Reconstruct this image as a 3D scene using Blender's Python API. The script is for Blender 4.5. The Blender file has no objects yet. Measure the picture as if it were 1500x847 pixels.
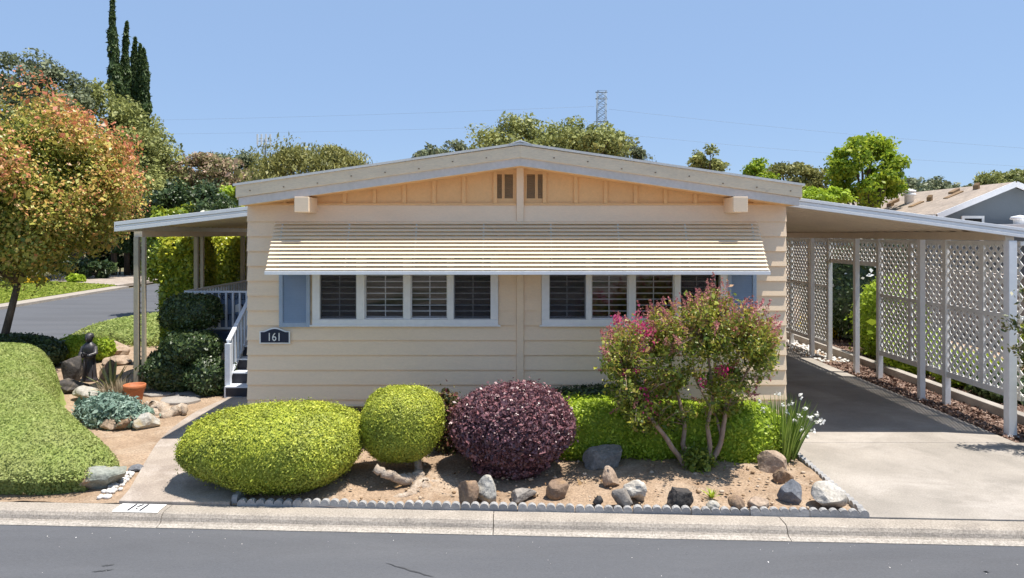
import bpy, bmesh, math, random
import numpy as np
from mathutils import Vector, Matrix

# ------------------------------------------------------------------ camera, sky, sun, exposure
SC = bpy.context.scene
COL = SC.collection
H = 2.75                                        # eye height above the yard
cam = bpy.data.cameras.new('camera'); camo = bpy.data.objects.new('camera', cam); COL.objects.link(camo)
camo.location = (0, 0, H); camo.rotation_euler = (math.pi / 2, 0, 0)
cam.sensor_width = 36; cam.lens = 24; cam.shift_y = -80.5 / 1500
cam.clip_start = 0.1; cam.clip_end = 4000
SC.camera = camo

SUN = Vector((0.31, -0.06, 1.0)).normalized()
w = bpy.data.worlds.new('World'); SC.world = w; w.use_nodes = True
nt = w.node_tree; nt.nodes.clear()
sky = nt.nodes.new('ShaderNodeTexSky'); sky.sky_type = 'NISHITA'; sky.sun_disc = False
sky.sun_elevation = math.asin(SUN.z); sky.sun_rotation = math.atan2(SUN.x, SUN.y)
sky.altitude = 600; sky.air_density = 1.0; sky.dust_density = 0.2; sky.ozone_density = 3.5
bg = nt.nodes.new('ShaderNodeBackground'); bg.inputs[1].default_value = 0.112
wo = nt.nodes.new('ShaderNodeOutputWorld')
air = nt.nodes.new('ShaderNodeMix'); air.data_type = 'RGBA'; air.inputs[0].default_value = 0.87
air.inputs[7].default_value = (0.98, 1.45, 2.30, 1)          # even clear-blue air over the physical sky
nt.links.new(sky.outputs[0], air.inputs[6]); nt.links.new(air.outputs[2], bg.inputs[0]); nt.links.new(bg.outputs[0], wo.inputs[0])
sl = bpy.data.lights.new('sun', 'SUN'); sl.energy = 2.7; sl.angle = math.radians(0.5); sl.color = (1.0, 0.94, 0.85)
so = bpy.data.objects.new('sun', sl); COL.objects.link(so)
so.rotation_euler = (-SUN).to_track_quat('-Z', 'Y').to_euler(); so.location = (5, 0, 20)
SC.view_settings.view_transform = 'Standard'; SC.view_settings.look = 'None'
SC.view_settings.exposure = 1.5; SC.view_settings.gamma = 1.0
SC.view_settings.use_curve_mapping = False

# ------------------------------------------------------------------ helpers
def X(px, d): return (px - 750) * d / 1000.0     # world x of a bearing at a depth
def Zh(py, d): return H - (py - 343) * d / 1000.0  # world z of an elevation at a depth
def D(py, z=0.0): return (H - z) * 1000.0 / (py - 343)

def tag(o, label=None, cat=None, group=None, kind=None):
    if label: o['label'] = label
    if cat: o['category'] = cat
    if group: o['group'] = group
    if kind: o['kind'] = kind
    return o

def thing(name, label, cat, loc=(0, 0, 0), group=None):
    o = bpy.data.objects.new(name, None); COL.objects.link(o); o.location = loc
    o.empty_display_size = 0.2
    return tag(o, label, cat, group)

def wloc(o):
    v = Vector(o.location)
    while o.parent: o = o.parent; v += Vector(o.location)
    return v

def link_mesh(name, me, mats, parent=None, loc=None):
    o = bpy.data.objects.new(name, me); COL.objects.link(o)
    for m in (mats if isinstance(mats, (list, tuple)) else [mats]): me.materials.append(m)
    off = Vector(loc) if loc is not None else (wloc(parent) if parent else Vector((0, 0, 0)))
    if off.length > 0: me.transform(Matrix.Translation(-off))
    if parent:
        o.parent = parent
    elif loc is not None:
        o.location = loc
    return o

class MB:
    """collects shapes in world coordinates, links them as one mesh object"""
    def __init__(s): s.v = []; s.f = []; s.m = []; s.sm = []
    def add(s, vs, fs, mi=0, smooth=False):
        b = len(s.v); s.v += [tuple(p) for p in vs]
        for f in fs: s.f.append([b + i for i in f]); s.m.append(mi); s.sm.append(smooth)
    def box(s, x0, x1, y0, y1, z0, z1, mi=0):
        s.add([(x0,y0,z0),(x1,y0,z0),(x1,y1,z0),(x0,y1,z0),(x0,y0,z1),(x1,y0,z1),(x1,y1,z1),(x0,y1,z1)],
              [(0,3,2,1),(4,5,6,7),(0,1,5,4),(1,2,6,5),(2,3,7,6),(3,0,4,7)], mi)
    def bar(s, a, b, wd, th, up=(0,0,1), mi=0):
        a, b = Vector(a), Vector(b); d = (b - a).normalized(); u = Vector(up)
        sd = d.cross(u)
        if sd.length < 1e-4: sd = d.cross(Vector((0,1,0)))
        sd.normalize(); u = sd.cross(d).normalized()
        sd *= wd / 2; u *= th / 2
        s.add([a-sd-u, a+sd-u, a+sd+u, a-sd+u, b-sd-u, b+sd-u, b+sd+u, b-sd+u],
              [(0,1,2,3),(7,6,5,4),(0,4,5,1),(1,5,6,2),(2,6,7,3),(3,7,4,0)], mi)
    def prism(s, poly, axis, a, b, mi=0):
        """poly in the two other axes (in xyz order), extruded along axis from a to b"""
        def mk(p, t):
            return {'x': (t, p[0], p[1]), 'y': (p[0], t, p[1]), 'z': (p[0], p[1], t)}[axis]
        n = len(poly)
        s.add([mk(p, a) for p in poly] + [mk(p, b) for p in poly],
              [list(range(n))[::-1], list(range(n, 2 * n))] + [(i, (i+1) % n, n + (i+1) % n, n + i) for i in range(n)], mi)
    def tube(s, pts, rad, n=8, mi=0, cap=True, smooth=True, jit=0, rnd=None):
        pts = [Vector(p) for p in pts]
        if not hasattr(rad, '__len__'): rad = [rad] * len(pts)
        vs = []; ref = Vector((0.31, 0.52, 0.79))
        for i, p in enumerate(pts):
            d = (pts[min(i+1, len(pts)-1)] - pts[max(i-1, 0)])
            d = d.normalized() if d.length > 0 else Vector((0,0,1))
            u = d.cross(ref)
            if u.length < 0.05: u = d.cross(Vector((1,0,0)))
            u.normalize(); v = d.cross(u)
            for k in range(n):
                a = 2 * math.pi * k / n
                r = rad[i] * (1 + (rnd.uniform(-jit, jit) if jit else 0))
                vs.append(p + (u * math.cos(a) + v * math.sin(a)) * r)
        fs = []
        for i in range(len(pts) - 1):
            for k in range(n): fs.append((i*n+k, i*n+(k+1) % n, (i+1)*n+(k+1) % n, (i+1)*n+k))
        if cap:
            fs.append(list(range(n))[::-1]); fs.append([(len(pts)-1)*n + k for k in range(n)])
        s.add(vs, fs, mi, smooth)
    def lathe(s, prof, c, n=24, mi=0, sx=1.0, sy=1.0, smooth=True):
        vs = []; fs = []
        for (r, z) in prof:
            for k in range(n):
                a = 2 * math.pi * k / n
                vs.append((c[0] + r*math.cos(a)*sx, c[1] + r*math.sin(a)*sy, c[2] + z))
        m = len(prof)
        for i in range(m - 1):
            for k in range(n): fs.append((i*n+k, i*n+(k+1) % n, (i+1)*n+(k+1) % n, (i+1)*n+k))
        fs.append(list(range(n))[::-1]); fs.append([(m-1)*n+k for k in range(n)])
        s.add(vs, fs, mi, smooth)
    def build(s, name, mats, parent=None, bevel=0, loc=None):
        me = bpy.data.meshes.new(name); me.from_pydata(s.v, [], s.f)
        me.polygons.foreach_set('material_index', s.m); me.polygons.foreach_set('use_smooth', s.sm)
        me.update()
        o = link_mesh(name, me, mats, parent, loc)
        if bevel:
            b = o.modifiers.new('bevel', 'BEVEL'); b.width = bevel; b.segments = 2; b.limit_method = 'ANGLE'; b.angle_limit = 0.6
        return o

def copy_tree(o, parent=None):
    c = o.copy(); COL.objects.link(c)
    if parent: c.parent = parent
    for ch in list(o.children): copy_tree(ch, c)
    return c

# ------------------------------------------------------------------ materials
def new_mat(name):
    m = bpy.data.materials.new(name); m.use_nodes = True
    n = m.node_tree.nodes; n.clear()
    out = n.new('ShaderNodeOutputMaterial')
    return m, n, m.node_tree.links, out

def mixrgb(n, l, fac, a, b, mode='MIX'):
    x = n.new('ShaderNodeMix'); x.data_type = 'RGBA'; x.blend_type = mode; x.clamp_factor = True
    for sock, val in ((x.inputs[0], fac), (x.inputs[6], a), (x.inputs[7], b)):
        if hasattr(val, 'links'): l.new(val, sock)
        elif hasattr(val, '__len__'): sock.default_value = (*val, 1) if len(val) == 3 else val
        else: sock.default_value = val
    return x.outputs[2]

def noise(n, l, scale, detail=4, rough=0.6, coord=None, dist=0.0):
    t = n.new('ShaderNodeTexNoise'); t.inputs['Scale'].default_value = scale
    t.inputs['Detail'].default_value = detail; t.inputs['Roughness'].default_value = rough
    t.inputs['Distortion'].default_value = dist
    if coord is not None: l.new(coord, t.inputs['Vector'])
    return t.outputs['Fac']

def ramp(n, l, fac, stops):
    r = n.new('ShaderNodeValToRGB'); e = r.color_ramp.elements
    while len(e) < len(stops): e.new(0.5)
    for i, (p, c) in enumerate(stops):
        e[i].position = p; e[i].color = (*c, 1) if len(c) == 3 else (c[0], c[0], c[0], 1)
    l.new(fac, r.inputs[0]); return r.outputs[0]

def wcoord(n, l, scale=(1, 1, 1)):
    g = n.new('ShaderNodeNewGeometry')
    mp = n.new('ShaderNodeMapping'); mp.inputs['Scale'].default_value = scale
    l.new(g.outputs['Position'], mp.inputs[0]); return mp.outputs[0]

def surf(name, c1, c2, scale=3.0, rough=0.7, fine=60.0, fine_amt=0.25, bump=0.2, bump_scale=None, spec=0.3, stretch=(1,1,1),
         c3=None, c3_scale=0.7, c3_lo=0.55, c3_hi=0.75, metal=0.0):
    m, n, l, out = new_mat(name)
    co = wcoord(n, l, stretch)
    base = mixrgb(n, l, ramp(n, l, noise(n, l, scale, 5, 0.6, co), [(0.35, (0,)), (0.65, (1,))]), c1, c2)
    if c3 is not None:
        base = mixrgb(n, l, ramp(n, l, noise(n, l, c3_scale, 6, 0.65, co, 0.6), [(c3_lo, (0,)), (c3_hi, (1,))]), base, c3)
    f = ramp(n, l, noise(n, l, fine, 3, 0.7, co), [(0.3, (1 - fine_amt,)), (0.7, (1 + fine_amt * 0.6,))])
    base = mixrgb(n, l, 1.0, base, f, 'MULTIPLY')
    p = n.new('ShaderNodeBsdfPrincipled'); l.new(base, p.inputs['Base Color'])
    p.inputs['Roughness'].default_value = rough; p.inputs['Specular IOR Level'].default_value = spec
    p.inputs['Metallic'].default_value = metal
    if bump:
        b = n.new('ShaderNodeBump'); b.inputs['Strength'].default_value = bump; b.inputs['Distance'].default_value = 0.02
        l.new(noise(n, l, bump_scale or fine * 0.7, 4, 0.6, co), b.inputs['Height']); l.new(b.outputs[0], p.inputs['Normal'])
    l.new(p.outputs[0], out.inputs[0])
    return m

def leaf(name, cols, trans=0.35, rough=0.45, spec=0.35, patch=None, patch_scale=2.0, patch_amt=0.5):
    """per-leaf colour from the face attribute 'rnd'"""
    m, n, l, out = new_mat(name)
    a = n.new('ShaderNodeAttribute'); a.attribute_name = 'rnd'
    stops = [(i / max(1, len(cols) - 1), c) for i, c in enumerate(cols)]
    base = ramp(n, l, a.outputs['Fac'], stops)
    if patch:
        co = wcoord(n, l)
        f = ramp(n, l, noise(n, l, patch_scale, 3, 0.6, co), [(0.45, (0,)), (0.65, (patch_amt,))])
        base = mixrgb(n, l, f, base, patch)
    p = n.new('ShaderNodeBsdfPrincipled'); l.new(base, p.inputs['Base Color'])
    p.inputs['Roughness'].default_value = rough; p.inputs['Specular IOR Level'].default_value = spec
    t = n.new('ShaderNodeBsdfTranslucent'); l.new(base, t.inputs[0])
    mx = n.new('ShaderNodeMixShader'); mx.inputs[0].default_value = trans
    l.new(p.outputs[0], mx.inputs[1]); l.new(t.outputs[0], mx.inputs[2]); l.new(mx.outputs[0], out.inputs[0])
    return m

def glass_mat(name, tint=0.75, gl=0.02):
    m, n, l, out = new_mat(name)
    tr = n.new('ShaderNodeBsdfTransparent'); tr.inputs[0].default_value = (tint, tint, tint * 1.02, 1)
    g = n.new('ShaderNodeBsdfGlossy'); g.inputs['Roughness'].default_value = gl; g.inputs[0].default_value = (1, 1, 1, 1)
    fr = n.new('ShaderNodeFresnel'); fr.inputs[0].default_value = 1.45
    co = wcoord(n, l)
    b = n.new('ShaderNodeBump'); b.inputs['Strength'].default_value = 0.03; b.inputs['Distance'].default_value = 0.02
    l.new(noise(n, l, 1.6, 1, 0.5, co), b.inputs['Height']); l.new(b.outputs[0], g.inputs['Normal'])
    mx = n.new('ShaderNodeMixShader'); l.new(fr.outputs[0], mx.inputs[0]); l.new(tr.outputs[0], mx.inputs[1]); l.new(g.outputs[0], mx.inputs[2])
    l.new(mx.outputs[0], out.inputs[0]); return m

def screen_mat(name):
    m, n, l, out = new_mat(name)
    tr = n.new('ShaderNodeBsdfTransparent'); d = n.new('ShaderNodeBsdfDiffuse'); d.inputs[0].default_value = (0.05, 0.05, 0.06, 1)
    mx = n.new('ShaderNodeMixShader'); mx.inputs[0].default_value = 0.5
    l.new(tr.outputs[0], mx.inputs[1]); l.new(d.outputs[0], mx.inputs[2]); l.new(mx.outputs[0], out.inputs[0]); return m

M = {}
CREAM = (0.93, 0.725, 0.515)
M['siding'] = surf('siding_paint', CREAM, (0.89, 0.695, 0.495), 1.2, 0.55, 25, 0.05, 0.06, 90, 0.3, (1, 1, 3), (0.84, 0.65, 0.46), 0.9, 0.52, 0.8)
M['gable'] = surf('gable_bounce_tint', (0.86, 0.54, 0.26), (0.81, 0.51, 0.25), 2, 0.6, 30, 0.06, 0.08, 80)  # orange carries the warm light bounced up under the overhang
M['trim'] = surf('fascia_paint', (0.90, 0.725, 0.51), (0.82, 0.66, 0.47), 3, 0.55, 20, 0.10, 0.08, 70, 0.3, (1, 1, 4), (0.54, 0.43, 0.32), 2.5, 0.62, 0.8)
M['trim_light'] = surf('lower_fascia_paint', (0.72, 0.65, 0.60), (0.66, 0.60, 0.54), 3, 0.5, 20, 0.08, 0.06, 70)
M['white_metal'] = surf('white_enamel', (0.86, 0.85, 0.84), (0.80, 0.80, 0.80), 4, 0.35, 15, 0.05, 0.03, 60, 0.5)
M['white_paint'] = surf('white_paint', (0.85, 0.84, 0.81), (0.77, 0.76, 0.73), 5, 0.5, 30, 0.08, 0.08, 60)
M['white_lath'] = surf('white_lath_paint', (0.88, 0.87, 0.84), (0.80, 0.79, 0.76), 6, 0.55, 40, 0.1, 0.08, 80)
M['awning'] = surf('awning_enamel', (0.84, 0.70, 0.50), (0.79, 0.66, 0.475), 3, 0.45, 20, 0.05, 0.03, 60, 0.4, (0.4, 1, 1))
M['soffit'] = surf('soffit_pan', (0.74, 0.62, 0.48), (0.68, 0.57, 0.44), 2, 0.5, 20, 0.05, 0.03, 60)
M['roof_white'] = surf('white_metal_roof', (0.74, 0.72, 0.68), (0.66, 0.64, 0.60), 2, 0.45, 20, 0.08, 0.05, 40)
M['shutter'] = surf('shutter_blue', (0.37, 0.45, 0.56), (0.33, 0.41, 0.52), 4, 0.5, 40, 0.06, 0.05, 60)
M['plaque'] = surf('plaque_navy', (0.02, 0.025, 0.05), (0.025, 0.03, 0.055), 8, 0.4, 40, 0.1, 0.03)
M['glass'] = glass_mat('window_glass', 0.94)
M['screen'] = screen_mat('insect_screen')
M['blind'] = surf('blind_vinyl', (0.88, 0.87, 0.83), (0.84, 0.83, 0.80), 4, 0.5, 20, 0.05, 0)
M['dark'] = surf('dark_interior', (0.02, 0.02, 0.02), (0.03, 0.028, 0.025), 4, 0.8, 20, 0.1, 0)
M['brown'] = surf('brown_louvre', (0.30, 0.19, 0.10), (0.26, 0.17, 0.09), 6, 0.6, 40, 0.1, 0)
M['concrete'] = surf('concrete', (0.37, 0.335, 0.295), (0.275, 0.25, 0.22), 1.1, 0.85, 70, 0.22, 0.25, 120, 0.2, (1,1,1), (0.44, 0.40, 0.36), 0.8, 0.48, 0.7)
M['path'] = surf('path_concrete', (0.40, 0.34, 0.285), (0.30, 0.25, 0.21), 2.2, 0.85, 60, 0.28, 0.3, 110, 0.2, (1,1,1), (0.47, 0.41, 0.36), 1.6, 0.5, 0.7)
M['kerb'] = surf('kerb_concrete', (0.42, 0.37, 0.315), (0.34, 0.30, 0.255), 3, 0.9, 55, 0.4, 0.5, 90, 0.2, (1,1,1), (0.25, 0.22, 0.19), 1.5, 0.6, 0.8)
M['gutter'] = surf('gutter_concrete', (0.44, 0.40, 0.35), (0.35, 0.315, 0.275), 5, 0.9, 45, 0.5, 0.5, 80)
M['asphalt'] = surf('asphalt', (0.119, 0.122, 0.132), (0.104, 0.108, 0.119), 0.8, 0.85, 150, 0.25, 0.3, 200, 0.25, (0.35, 2.0, 1), (0.088, 0.090, 0.098), 0.5, 0.45, 0.75)
M['tar'] = surf('tar', (0.055, 0.057, 0.062), (0.075, 0.077, 0.082), 20, 0.8, 60, 0.3, 0.1)
M['soil'] = surf('soil', (0.41, 0.30, 0.21), (0.31, 0.22, 0.15), 2.2, 0.95, 40, 0.38, 0.9, 45, 0.1, (1,1,1), (0.47, 0.375, 0.285), 1.8, 0.5, 0.75)
M['earth'] = surf('dry_earth', (0.20, 0.16, 0.09), (0.13, 0.13, 0.06), 0.3, 0.95, 5, 0.3, 0.3)
M['opposite'] = surf('bounce_gravel', (0.30, 0.27, 0.23), (0.22, 0.19, 0.15), 0.5, 0.9, 8, 0.3, 0.2, None, 0.2, (1,1,1), (0.08, 0.09, 0.05), 0.25, 0.5, 0.6)  # unseen ground, its tone picked for bounced light and window reflections
M['mulch'] = surf('bark_mulch', (0.19, 0.115, 0.085), (0.12, 0.07, 0.05), 30, 0.9, 90, 0.5, 1.0, 60)
M['chip'] = leaf('bark_chip', [(0.09, 0.05, 0.038), (0.22, 0.135, 0.10), (0.36, 0.27, 0.22)], 0.0, 0.8, 0.2)
M['pebble'] = leaf('pale_pebble', [(0.45, 0.43, 0.40), (0.62, 0.60, 0.57), (0.72, 0.71, 0.69)], 0.0, 0.7, 0.3)
M['scallop'] = surf('edging_concrete', (0.39, 0.38, 0.37), (0.29, 0.285, 0.28), 6, 0.85, 60, 0.2, 0.25)
M['terracotta'] = surf('terracotta', (0.50, 0.17, 0.07), (0.42, 0.14, 0.06), 8, 0.6, 40, 0.1, 0.08)
M['bronze'] = surf('dark_bronze', (0.035, 0.033, 0.038), (0.055, 0.05, 0.055), 8, 0.4, 30, 0.2, 0.2, 40, 0.5)
M['bark'] = surf('bark', (0.16, 0.12, 0.09), (0.09, 0.07, 0.055), 6, 0.9, 30, 0.35, 0.7, 25, 0.2, (1,1,0.3))
M['myrtle_bark'] = surf('smooth_bark', (0.42, 0.30, 0.22), (0.28, 0.19, 0.14), 9, 0.7, 40, 0.2, 0.3, 40, 0.2, (1,1,0.35), (0.5, 0.42, 0.35), 6, 0.55, 0.7)
M['drift'] = surf('weathered_wood', (0.50, 0.42, 0.34), (0.34, 0.26, 0.19), 14, 0.85, 60, 0.35, 0.6, 60, 0.2, (1,1,1), (0.20, 0.15, 0.11), 6, 0.6, 0.75)
M['post'] = surf('tan_post_enamel', (0.44, 0.38, 0.28), (0.38, 0.33, 0.25), 5, 0.5, 30, 0.1, 0.05)
M['step'] = surf('step_navy', (0.035, 0.035, 0.045), (0.05, 0.05, 0.06), 6, 0.7, 60, 0.2, 0.1)
M['rail'] = surf('rail_paint', (0.70, 0.74, 0.80), (0.64, 0.68, 0.75), 6, 0.5, 40, 0.08, 0.05)
M['deck_edge'] = surf('deck_blue', (0.06, 0.09, 0.15), (0.05, 0.075, 0.13), 5, 0.6, 40, 0.1, 0.05)
M['banner'] = surf('banner_blue', (0.16, 0.22, 0.33), (0.14, 0.20, 0.30), 5, 0.5, 40, 0.05, 0)
M['ink'] = surf('dark_ink', (0.015, 0.018, 0.03), (0.02, 0.02, 0.035), 5, 0.6, 40, 0.05, 0)
M['slate_wall'] = surf('grey_house_paint', (0.155, 0.18, 0.20), (0.14, 0.165, 0.185), 1, 0.7, 20, 0.05, 0.05)
M['shingle'] = surf('tan_shingle', (0.40, 0.33, 0.27), (0.30, 0.25, 0.21), 1.5, 0.9, 9, 0.25, 0.3, 12, 0.2, (1, 1, 1))
M['steel'] = surf('galvanised_steel', (0.20, 0.26, 0.32), (0.17, 0.22, 0.28), 2, 0.6, 10, 0.05, 0, None, 0.4)
M['wire'] = surf('wire_alloy', (0.35, 0.42, 0.52), (0.33, 0.40, 0.50), 1, 0.6, 5, 0.05, 0)
M['grey_metal'] = surf('grey_metal', (0.30, 0.31, 0.33), (0.26, 0.27, 0.29), 5, 0.45, 30, 0.1, 0.03, None, 0.5)
M['flag'] = surf('flagstone', (0.36, 0.33, 0.30), (0.27, 0.25, 0.23), 3, 0.85, 40, 0.2, 0.3)

# leaves
M['juniper'] = leaf('clipped_juniper_leaf', [(0.25, 0.31, 0.035), (0.43, 0.48, 0.055), (0.60, 0.60, 0.085)], 0.15, 0.5, 0.3, (0.20, 0.24, 0.04), 4.5, 0.6)
M['mound'] = leaf('ground_juniper_leaf', [(0.240, 0.310, 0.085), (0.320, 0.390, 0.110), (0.400, 0.450, 0.150)], 0.3, 0.55, 0.2, (0.36, 0.37, 0.15), 1.5, 0.5)
M['barberry'] = leaf('barberry_leaf', [(0.10, 0.045, 0.055), (0.19, 0.095, 0.11), (0.33, 0.14, 0.15)], 0.2, 0.38, 0.6)
M['hedge'] = leaf('hedge_leaf', [(0.237, 0.350, 0.025), (0.375, 0.500, 0.037), (0.525, 0.625, 0.075)], 0.35, 0.45, 0.3)
M['dark_shrub'] = leaf('dark_shrub_leaf', [(0.03, 0.055, 0.022), (0.06, 0.10, 0.03), (0.11, 0.15, 0.05)], 0.2, 0.4, 0.5)
M['laurel'] = leaf('laurel_leaf', [(0.13, 0.21, 0.02), (0.33, 0.41, 0.04), (0.62, 0.60, 0.06)], 0.3, 0.35, 0.5)
M['myrtle'] = leaf('myrtle_leaf', [(0.10, 0.16, 0.03), (0.22, 0.28, 0.04), (0.42, 0.42, 0.06), (0.44, 0.22, 0.10)], 0.35, 0.4, 0.4)
M['panicle'] = leaf('myrtle_flower', [(0.40, 0.24, 0.16), (0.50, 0.21, 0.19), (0.56, 0.17, 0.22), (0.44, 0.30, 0.16)], 0.35, 0.5, 0.3)
M['magenta'] = leaf('magenta_petal', [(0.50, 0.03, 0.13), (0.65, 0.06, 0.22), (0.70, 0.15, 0.30)], 0.4, 0.5, 0.3)
M['photinia'] = leaf('photinia_leaf', [(0.10, 0.15, 0.03), (0.24, 0.28, 0.05), (0.50, 0.47, 0.10), (0.62, 0.38, 0.12), (0.56, 0.20, 0.11)], 0.3, 0.42, 0.4)
M['oak'] = leaf('oak_leaf', [(0.16, 0.185, 0.055), (0.28, 0.30, 0.09), (0.43, 0.44, 0.15)], 0.25, 0.5, 0.3)
M['oak_grey'] = leaf('grey_oak_leaf', [(0.12, 0.145, 0.08), (0.19, 0.22, 0.12), (0.28, 0.30, 0.17)], 0.25, 0.5, 0.3)
M['cypress'] = leaf('cypress_leaf', [(0.04, 0.075, 0.025), (0.075, 0.12, 0.035), (0.12, 0.17, 0.06)], 0.2, 0.5, 0.3)
M['mimosa'] = leaf('mimosa_bloom', [(0.14, 0.17, 0.06), (0.24, 0.22, 0.10), (0.46, 0.32, 0.22), (0.62, 0.45, 0.36)], 0.3, 0.6, 0.2)
M['willow'] = leaf('willow_leaf', [(0.15, 0.16, 0.05), (0.25, 0.25, 0.075), (0.37, 0.35, 0.12)], 0.3, 0.5, 0.3)
M['maple'] = leaf('maple_leaf', [(0.126, 0.231, 0.021), (0.294, 0.399, 0.032), (0.504, 0.546, 0.053)], 0.45, 0.45, 0.3)
M['bluefir'] = leaf('blue_juniper_leaf', [(0.140, 0.220, 0.170), (0.220, 0.320, 0.260), (0.340, 0.440, 0.370)], 0.2, 0.55, 0.2)
M['litter'] = leaf('dry_leaf_litter', [(0.20, 0.11, 0.05), (0.34, 0.22, 0.11), (0.50, 0.40, 0.26)], 0.1, 0.8, 0.2)
M['clod'] = leaf('soil_clod', [(0.26, 0.17, 0.10), (0.38, 0.27, 0.17), (0.50, 0.42, 0.33)], 0.0, 0.9, 0.1)
M['iris'] = leaf('iris_blade', [(0.088, 0.154, 0.022), (0.187, 0.297, 0.044), (0.330, 0.440, 0.088)], 0.3, 0.4, 0.4)
M['agave'] = leaf('agave_blade', [(0.10, 0.13, 0.05), (0.20, 0.22, 0.09), (0.38, 0.36, 0.18)], 0.2, 0.4, 0.4)
M['straw'] = leaf('dry_straw', [(0.28, 0.22, 0.14), (0.38, 0.31, 0.21), (0.20, 0.15, 0.10)], 0.2, 0.7, 0.2)
M['petal'] = leaf('white_petal', [(0.75, 0.75, 0.72), (0.82, 0.82, 0.80)], 0.3, 0.5, 0.2)
M['yellow'] = leaf('yellow_flower', [(0.30, 0.28, 0.02), (0.60, 0.42, 0.02), (0.70, 0.52, 0.03)], 0.3, 0.5, 0.2)
M['lavender'] = leaf('lavender_leaf', [(0.16, 0.16, 0.17), (0.24, 0.23, 0.27), (0.20, 0.21, 0.16)], 0.2, 0.6, 0.2)
M['grass'] = leaf('lawn_blade', [(0.176, 0.242, 0.033), (0.264, 0.319, 0.044), (0.363, 0.385, 0.077)], 0.3, 0.6, 0.2)
M['lawn'] = surf('lawn', (0.22, 0.27, 0.035), (0.17, 0.23, 0.03), 1.5, 0.95, 30, 0.3, 0.5, 40, 0.1, (1,1,1), (0.30, 0.31, 0.06), 0.8, 0.5, 0.7)

def rock_mat(name, a, b, c): return surf(name, a, b, 7, 0.85, 35, 0.3, 0.7, 25, 0.25, (1,1,1), c, 4, 0.52, 0.7)
M['rock_brown'] = rock_mat('brown_rock', (0.27, 0.19, 0.13), (0.18, 0.12, 0.085), (0.36, 0.23, 0.12))
M['rock_pale'] = rock_mat('pale_rock', (0.44, 0.42, 0.38), (0.34, 0.32, 0.28), (0.46, 0.37, 0.22))
M['rock_white'] = rock_mat('white_quartz', (0.56, 0.52, 0.46), (0.42, 0.38, 0.32), (0.64, 0.60, 0.55))
M['rock_grey'] = rock_mat('grey_rock', (0.30, 0.27, 0.24), (0.21, 0.19, 0.17), (0.37, 0.32, 0.27))
M['rock_blue'] = rock_mat('blue_grey_rock', (0.17, 0.18, 0.20), (0.12, 0.13, 0.15), (0.25, 0.25, 0.26))
M['rock_dark'] = rock_mat('dark_rock', (0.085, 0.075, 0.07), (0.05, 0.047, 0.045), (0.19, 0.16, 0.13))
M['rock_tan'] = rock_mat('tan_rock', (0.42, 0.32, 0.24), (0.31, 0.23, 0.17), (0.50, 0.40, 0.31))
M['rock_green'] = rock_mat('serpentine_rock', (0.30, 0.31, 0.27), (0.22, 0.24, 0.21), (0.42, 0.27, 0.15))

# ------------------------------------------------------------------ foliage toolkit
def unit(v): return v / np.maximum(1e-9, np.linalg.norm(v, axis=1, keepdims=True))
def wob(P, rng, freq, amp, k=7):
    out = np.zeros(len(P))
    for _ in range(k):
        kv = rng.normal(size=3); kv = kv / np.linalg.norm(kv) * freq * rng.uniform(0.6, 1.6)
        out += np.sin(P @ kv + rng.uniform(0, 6.28))
    return out * amp / math.sqrt(k)

def leaf_quads(P, N, size, rng, tilt=0.6, aspect=0.55, szvar=0.35, droop=None):
    n = len(P)
    N = unit(N + rng.normal(size=(n, 3)) * tilt)
    T = rng.normal(size=(n, 3))
    if droop is not None: T = T * droop[1] + np.array(droop[0])
    T = unit(T - (T * N).sum(1, keepdims=True) * N)
    B = np.cross(N, T)
    s = (np.asarray(size) * np.exp(rng.normal(size=n) * szvar))[:, None]
    L, W = s * 0.5, s * 0.5 * aspect
    fold = N * s * 0.08
    V = np.stack([P - T * L, P + B * W + T * L * 0.1 + fold, P + T * L, P - B * W + T * L * 0.1 + fold], 1).reshape(-1, 3)
    F = np.arange(4 * n).reshape(-1, 4)
    return V, F

def quads_mesh(name, parts, mats, parent=None, loc=None):
    """parts: list of (V, F, material index, rnd per face)"""
    Vs, Fs, Ms, Rs = [], [], [], []; b = 0
    for V, F, mi, r in parts:
        Vs.append(V); Fs.append(F + b); b += len(V)
        Ms.append(np.full(len(F), mi)); Rs.append(np.broadcast_to(r, (len(F),)))
    V = np.concatenate(Vs); F = np.concatenate(Fs); Mi = np.concatenate(Ms); R = np.concatenate(Rs)
    off = np.array(loc if loc is not None else (wloc(parent) if parent else (0, 0, 0)), dtype=float)
    V = V - off
    me = bpy.data.meshes.new(name)
    me.vertices.add(len(V)); me.vertices.foreach_set('co', V.astype(np.float32).ravel())
    me.loops.add(len(F) * 4); me.loops.foreach_set('vertex_index', F.astype(np.int32).ravel())
    me.polygons.add(len(F)); me.polygons.foreach_set('loop_start', np.arange(0, len(F) * 4, 4, dtype=np.int32))
    me.polygons.foreach_set('material_index', Mi.astype(np.int32))
    me.update(calc_edges=True); me.validate()
    at = me.attributes.new('rnd', 'FLOAT', 'FACE'); at.data.foreach_set('value', np.clip(R, 0, 1).astype(np.float32))
    o = bpy.data.objects.new(name, me); COL.objects.link(o)
    for m in mats: me.materials.append(m)
    if parent: o.parent = parent
    elif loc is not None: o.location = loc
    return o

def superr(dirs, r, e):
    a = np.abs(dirs) / np.array(r)
    return (a ** e).sum(1) ** (-1.0 / e)

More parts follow.
